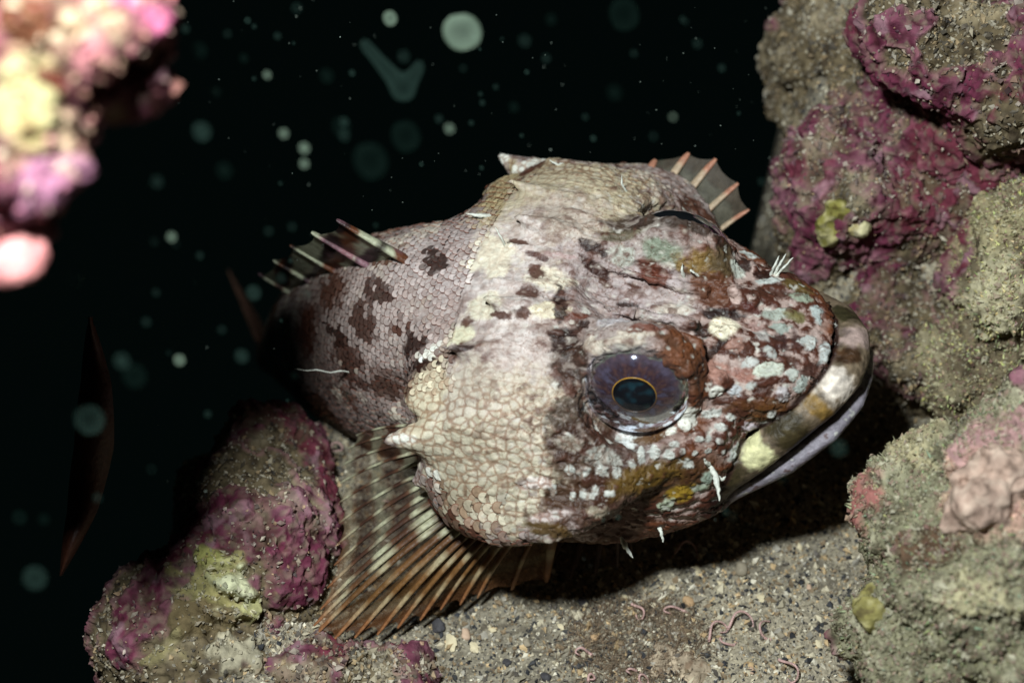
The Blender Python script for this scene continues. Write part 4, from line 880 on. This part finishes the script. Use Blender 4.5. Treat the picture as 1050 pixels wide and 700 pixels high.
pts = np.array([at_z(a, b, -.10) for a, b in [(402, 688), (410, 692), (420, 694), (428, 699)]])
tv, tq, tt = tube_geo(pts, .005, 7); link('twig', make_mesh('twig', tv, tq, M_WORM, np.tile(lin(216, 186, 96), (len(tv), 1))), None, 'thin yellow stem at the bottom edge left of the sand', 'twig')

# brown hairy algae round the beige stone
nf = 2600
c0 = at_z(655, 655, -.13); aa = rng.uniform(0, 6.28, nf); rr_ = np.abs(rng.normal(.085, .03, nf))
fx, fy = c0[0] + rr_ * np.cos(aa) * 1.2, c0[1] + rr_ * np.sin(aa) * .9 ; fz = sand_z(fx, fy)
A_ = np.stack([fx, fy, fz], 1); D = rng.normal(0, .7, (nf, 3)); D[:, 2] = rng.uniform(.3, 1.2, nf); D /= np.linalg.norm(D, axis=1)[:, None]
L_ = rng.uniform(.012, .03, nf); S_ = np.cross(D, rng.normal(size=(nf, 3))); S_ /= np.linalg.norm(S_, axis=1)[:, None]
vv = np.stack([A_ - S_ * .0013, A_ + S_ * .0013, A_ + np.cross(S_, D) * .0013, A_ + D * L_[:, None]], 1)
ff = np.array([[0, 1, 3], [1, 2, 3], [2, 0, 3]])[None] + (np.arange(nf) * 4)[:, None, None]
link('hair_algae', make_mesh('hair_algae', vv.reshape(-1, 3), ff.reshape(-1, 3), M_GRAIN, np.repeat(np.array(lin(122, 104, 84)) * rng.uniform(.5, 1.5, (nf, 1)), 4, 0)), None, 'brown hairy algae mat round the beige stone', 'algae', kind='stuff')

# dim brown blade hanging in the dark on the left
t = np.linspace(0, 1, 50); s_ = np.linspace(-1, 1, 9)
cx = np.interp(t, [0, .25, .5, .75, 1], [92, 98, 96, 84, 62]); cy = 325 + 265 * t; wd = 20 * np.sin(math.pi * np.clip(t, .02, .99)) ** .8
V = np.array([[at(cx[i] + wd[i] * q, cy[i], 2.60 + .02 * q * q + .02 * math.sin(i * .25)) for q in s_] for i in range(50)])
V = np.concatenate([V.reshape(-1, 3), V.reshape(-1, 3) + FW * .006])
i, j = np.meshgrid(np.arange(49), np.arange(8), indexing='ij')
Q = np.stack([i * 9 + j, i * 9 + j + 1, (i + 1) * 9 + j + 1, (i + 1) * 9 + j], -1).reshape(-1, 4)
link('seaweed_blade', make_mesh('seaweed_blade', V, np.concatenate([Q, Q[:, ::-1] + 450]), M_RAY, np.tile(lin(70, 40, 28), (len(V), 1))), None, 'dim brown seaweed blade hanging in the dark water at the left', 'seaweed')

# ------------------------------------------------------------------ particles drifting in the water
mp = bpy.data.materials.new('plankton_jelly'); mp.use_nodes = True; nt = mp.node_tree; nt.nodes.remove(nt.nodes['Principled BSDF'])
def jelly(name, col, op):
    m = bpy.data.materials.new(name); m.use_nodes = True; nt = m.node_tree; nt.nodes.remove(nt.nodes['Principled BSDF'])
    d = nt.nodes.new('ShaderNodeBsdfDiffuse'); d.inputs[0].default_value = (*lin(*col), 1)
    tl = nt.nodes.new('ShaderNodeBsdfTranslucent'); tl.inputs[0].default_value = (*lin(*col), 1)
    a = nt.nodes.new('ShaderNodeAddShader'); nt.links.new(d.outputs[0], a.inputs[0]); nt.links.new(tl.outputs[0], a.inputs[1])
    tp = nt.nodes.new('ShaderNodeBsdfTransparent'); mx = nt.nodes.new('ShaderNodeMixShader')
    lw = nt.nodes.new('ShaderNodeLayerWeight'); lw.inputs[0].default_value = .5
    mm = nt.nodes.new('ShaderNodeMapRange'); mm.inputs[3].default_value = op * .55; mm.inputs[4].default_value = min(1, op * 3)
    nt.links.new(lw.outputs['Facing'], mm.inputs[0]); nt.links.new(mm.outputs[0], mx.inputs[0])
    nt.links.new(tp.outputs[0], mx.inputs[1]); nt.links.new(a.outputs[0], mx.inputs[2]); nt.links.new(mx.outputs[0], nt.nodes['Material Output'].inputs[0])
    return m
bpy.data.materials.remove(mp)
JM = [jelly('plankton_faint', (90, 130, 116), .007), jelly('plankton_pale', (120, 160, 146), .018), jelly('plankton_bright', (176, 200, 176), .085)]
def sphere_mesh(mat, name):
    V, Q = surface_nets(lambda P: np.linalg.norm(P, axis=1) - 1 + .10 * noise(P * 1.3 + 4), (-1.4,) * 3, (1.4,) * 3, .28)
    return make_mesh(name, V, Q, mat)
JS = [sphere_mesh(m, 'particle') for m in JM]
def where(x, y):
    if x < 330: return 'beside the bright upper left rock' if y < 110 else 'just above the dorsal spines' if y < 200 and x > 225 else 'below the bright upper left rock' if y < 270 else 'left of the tail' if y < 345 else 'over the dark gap left of the fish' if y < 420 else 'low in the dark at the left edge'
    if y > 430: return 'in front of the chin shadow' if x > 700 else 'in front of the spread fin'
    if x < 500: return 'high over the back of the fish' if y < 75 else 'over the back of the fish'
    return 'near the top edge right of the largest speck' if y < 60 else 'above the far gill cover'
def particle(px, py, rpx, kind, d=None, label=None, sx=1.):
    d = d or random.uniform(1.75, 2.05); r = rpx * d / FPX * (.8 if rpx < 12 else .9)
    o = link('drifting_particle', JS[kind], None, label or '%s %s round speck drifting %s' % (('faint', 'pale', 'bright')[kind], 'tiny' if rpx < 4.5 else 'small' if rpx < 6.5 else 'medium' if rpx < 10 else 'large', where(px, py)), 'particle', 'specks drifting in the water')
    o.location = at(px, py, d); o.scale = (r * sx, r, r); return o
particle(474, 33, 20, 2, 2.0, 'largest pale green blurred speck at the top of the dark water', 1.15)
particle(400, 19, 9, 2, 2.1, 'round pale speck left of the largest one at the top')
cp_ = np.array([at(x, y, 2.02) for x, y in [(374, 46), (388, 62), (402, 78), (413, 90), (423, 80), (430, 68)]]); cr_ = np.array([6, 7, 9, 14, 8, 6]) * 2.02 / FPX
V, Q = surface_nets(lambda P: tube(P, cp_, cr_), cp_.min(0) - .05, cp_.max(0) + .05, .006)
link('drifting_particle', make_mesh('particle', V, Q, JM[1]), None, 'bright comma shaped speck below the two largest ones', 'particle', 'specks drifting in the water')
for a, b, r, k in [(312, 152, 6, 2), (312, 168, 5, 2), (291, 137, 5, 2), (461, 132, 5, 2), (221, 95, 6, 1), (204, 52, 9, 0), (207, 135, 11, 1), (274, 77, 4, 2), (161, 186, 7, 1), (176, 243, 5, 2), (158, 248, 5, 1), (79, 286, 8, 1), (36, 592, 13, 1), (125, 370, 9, 1), (184, 369, 7, 2), (138, 385, 13, 0), (248, 365, 8, 1), (260, 300, 9, 1), (92, 430, 17, 1), (76, 424, 6, 1), (20, 530, 9, 0), (45, 532, 6, 0), (350, 130, 10, 0), (353, 125, 5, 1), (353, 139, 5, 1), (416, 140, 17, 0), (380, 165, 20, 0), (450, 122, 4, 1), (538, 42, 5, 1), (414, 58, 5, 1), (527, 110, 6, 0), (640, 15, 18, 0), (690, 120, 3, 2), (670, 140, 3, 1), (630, 95, 8, 0), (740, 70, 4, 1), (715, 45, 4, 1), (300, 435, 4, 1), (302, 385, 4, 0), (860, 459, 10, 1), (802, 490, 6, 0), (490, 537, 5, 1), (288, 285, 4, 1), (230, 175, 9, 0), (190, 30, 5, 1), (250, 60, 5, 0), (150, 330, 4, 1), (60, 390, 5, 0), (100, 510, 4, 1), (160, 300, 4, 1), (335, 78, 8, 0), (560, 60, 4, 1), (600, 120, 3, 1), (650, 55, 3, 1), (700, 20, 3, 1), (565, 20, 6, 0)]:
    particle(a, b, r, k)
sv0, sq0 = surface_nets(lambda P: np.linalg.norm(P, axis=1) - 1, (-1.3,) * 3, (1.3,) * 3, .4)
fv_, fq_ = [], []
for k in range(80):
    d_ = random.uniform(1.8, 2.45); r_ = random.uniform(1.4, 3.6) * d_ / FPX
    fv_.append(at(random.uniform(150, 790), random.uniform(0, 430) if random.random() < .8 else random.uniform(300, 640), d_) + sv0 * r_); fq_.append(sq0 + k * len(sv0))
link('fine_specks', make_mesh('fine_specks', np.concatenate(fv_), np.concatenate(fq_), JM[1]), None, 'scatter of minute soft specks hanging all through the dark water', 'specks', kind='stuff')
n = 260; a = rng.uniform(150, 800, n); b = rng.uniform(0, 620, n); dd = rng.uniform(2.2, 3.2, n)
Pm = np.array([at(x, y, z) for x, y, z in zip(a, b, dd)]); ss = rng.uniform(.0006, .0016, n)
gv, gf, gc = grain_geo(Pm, ss, np.tile(lin(120, 130, 120), (n, 1)))
link('water_dust', make_mesh('water_dust', gv, gf, M_GRAIN, gc, False), None, 'finest dust specks hanging in the dark water', 'dust', kind='stuff')
tick('all')
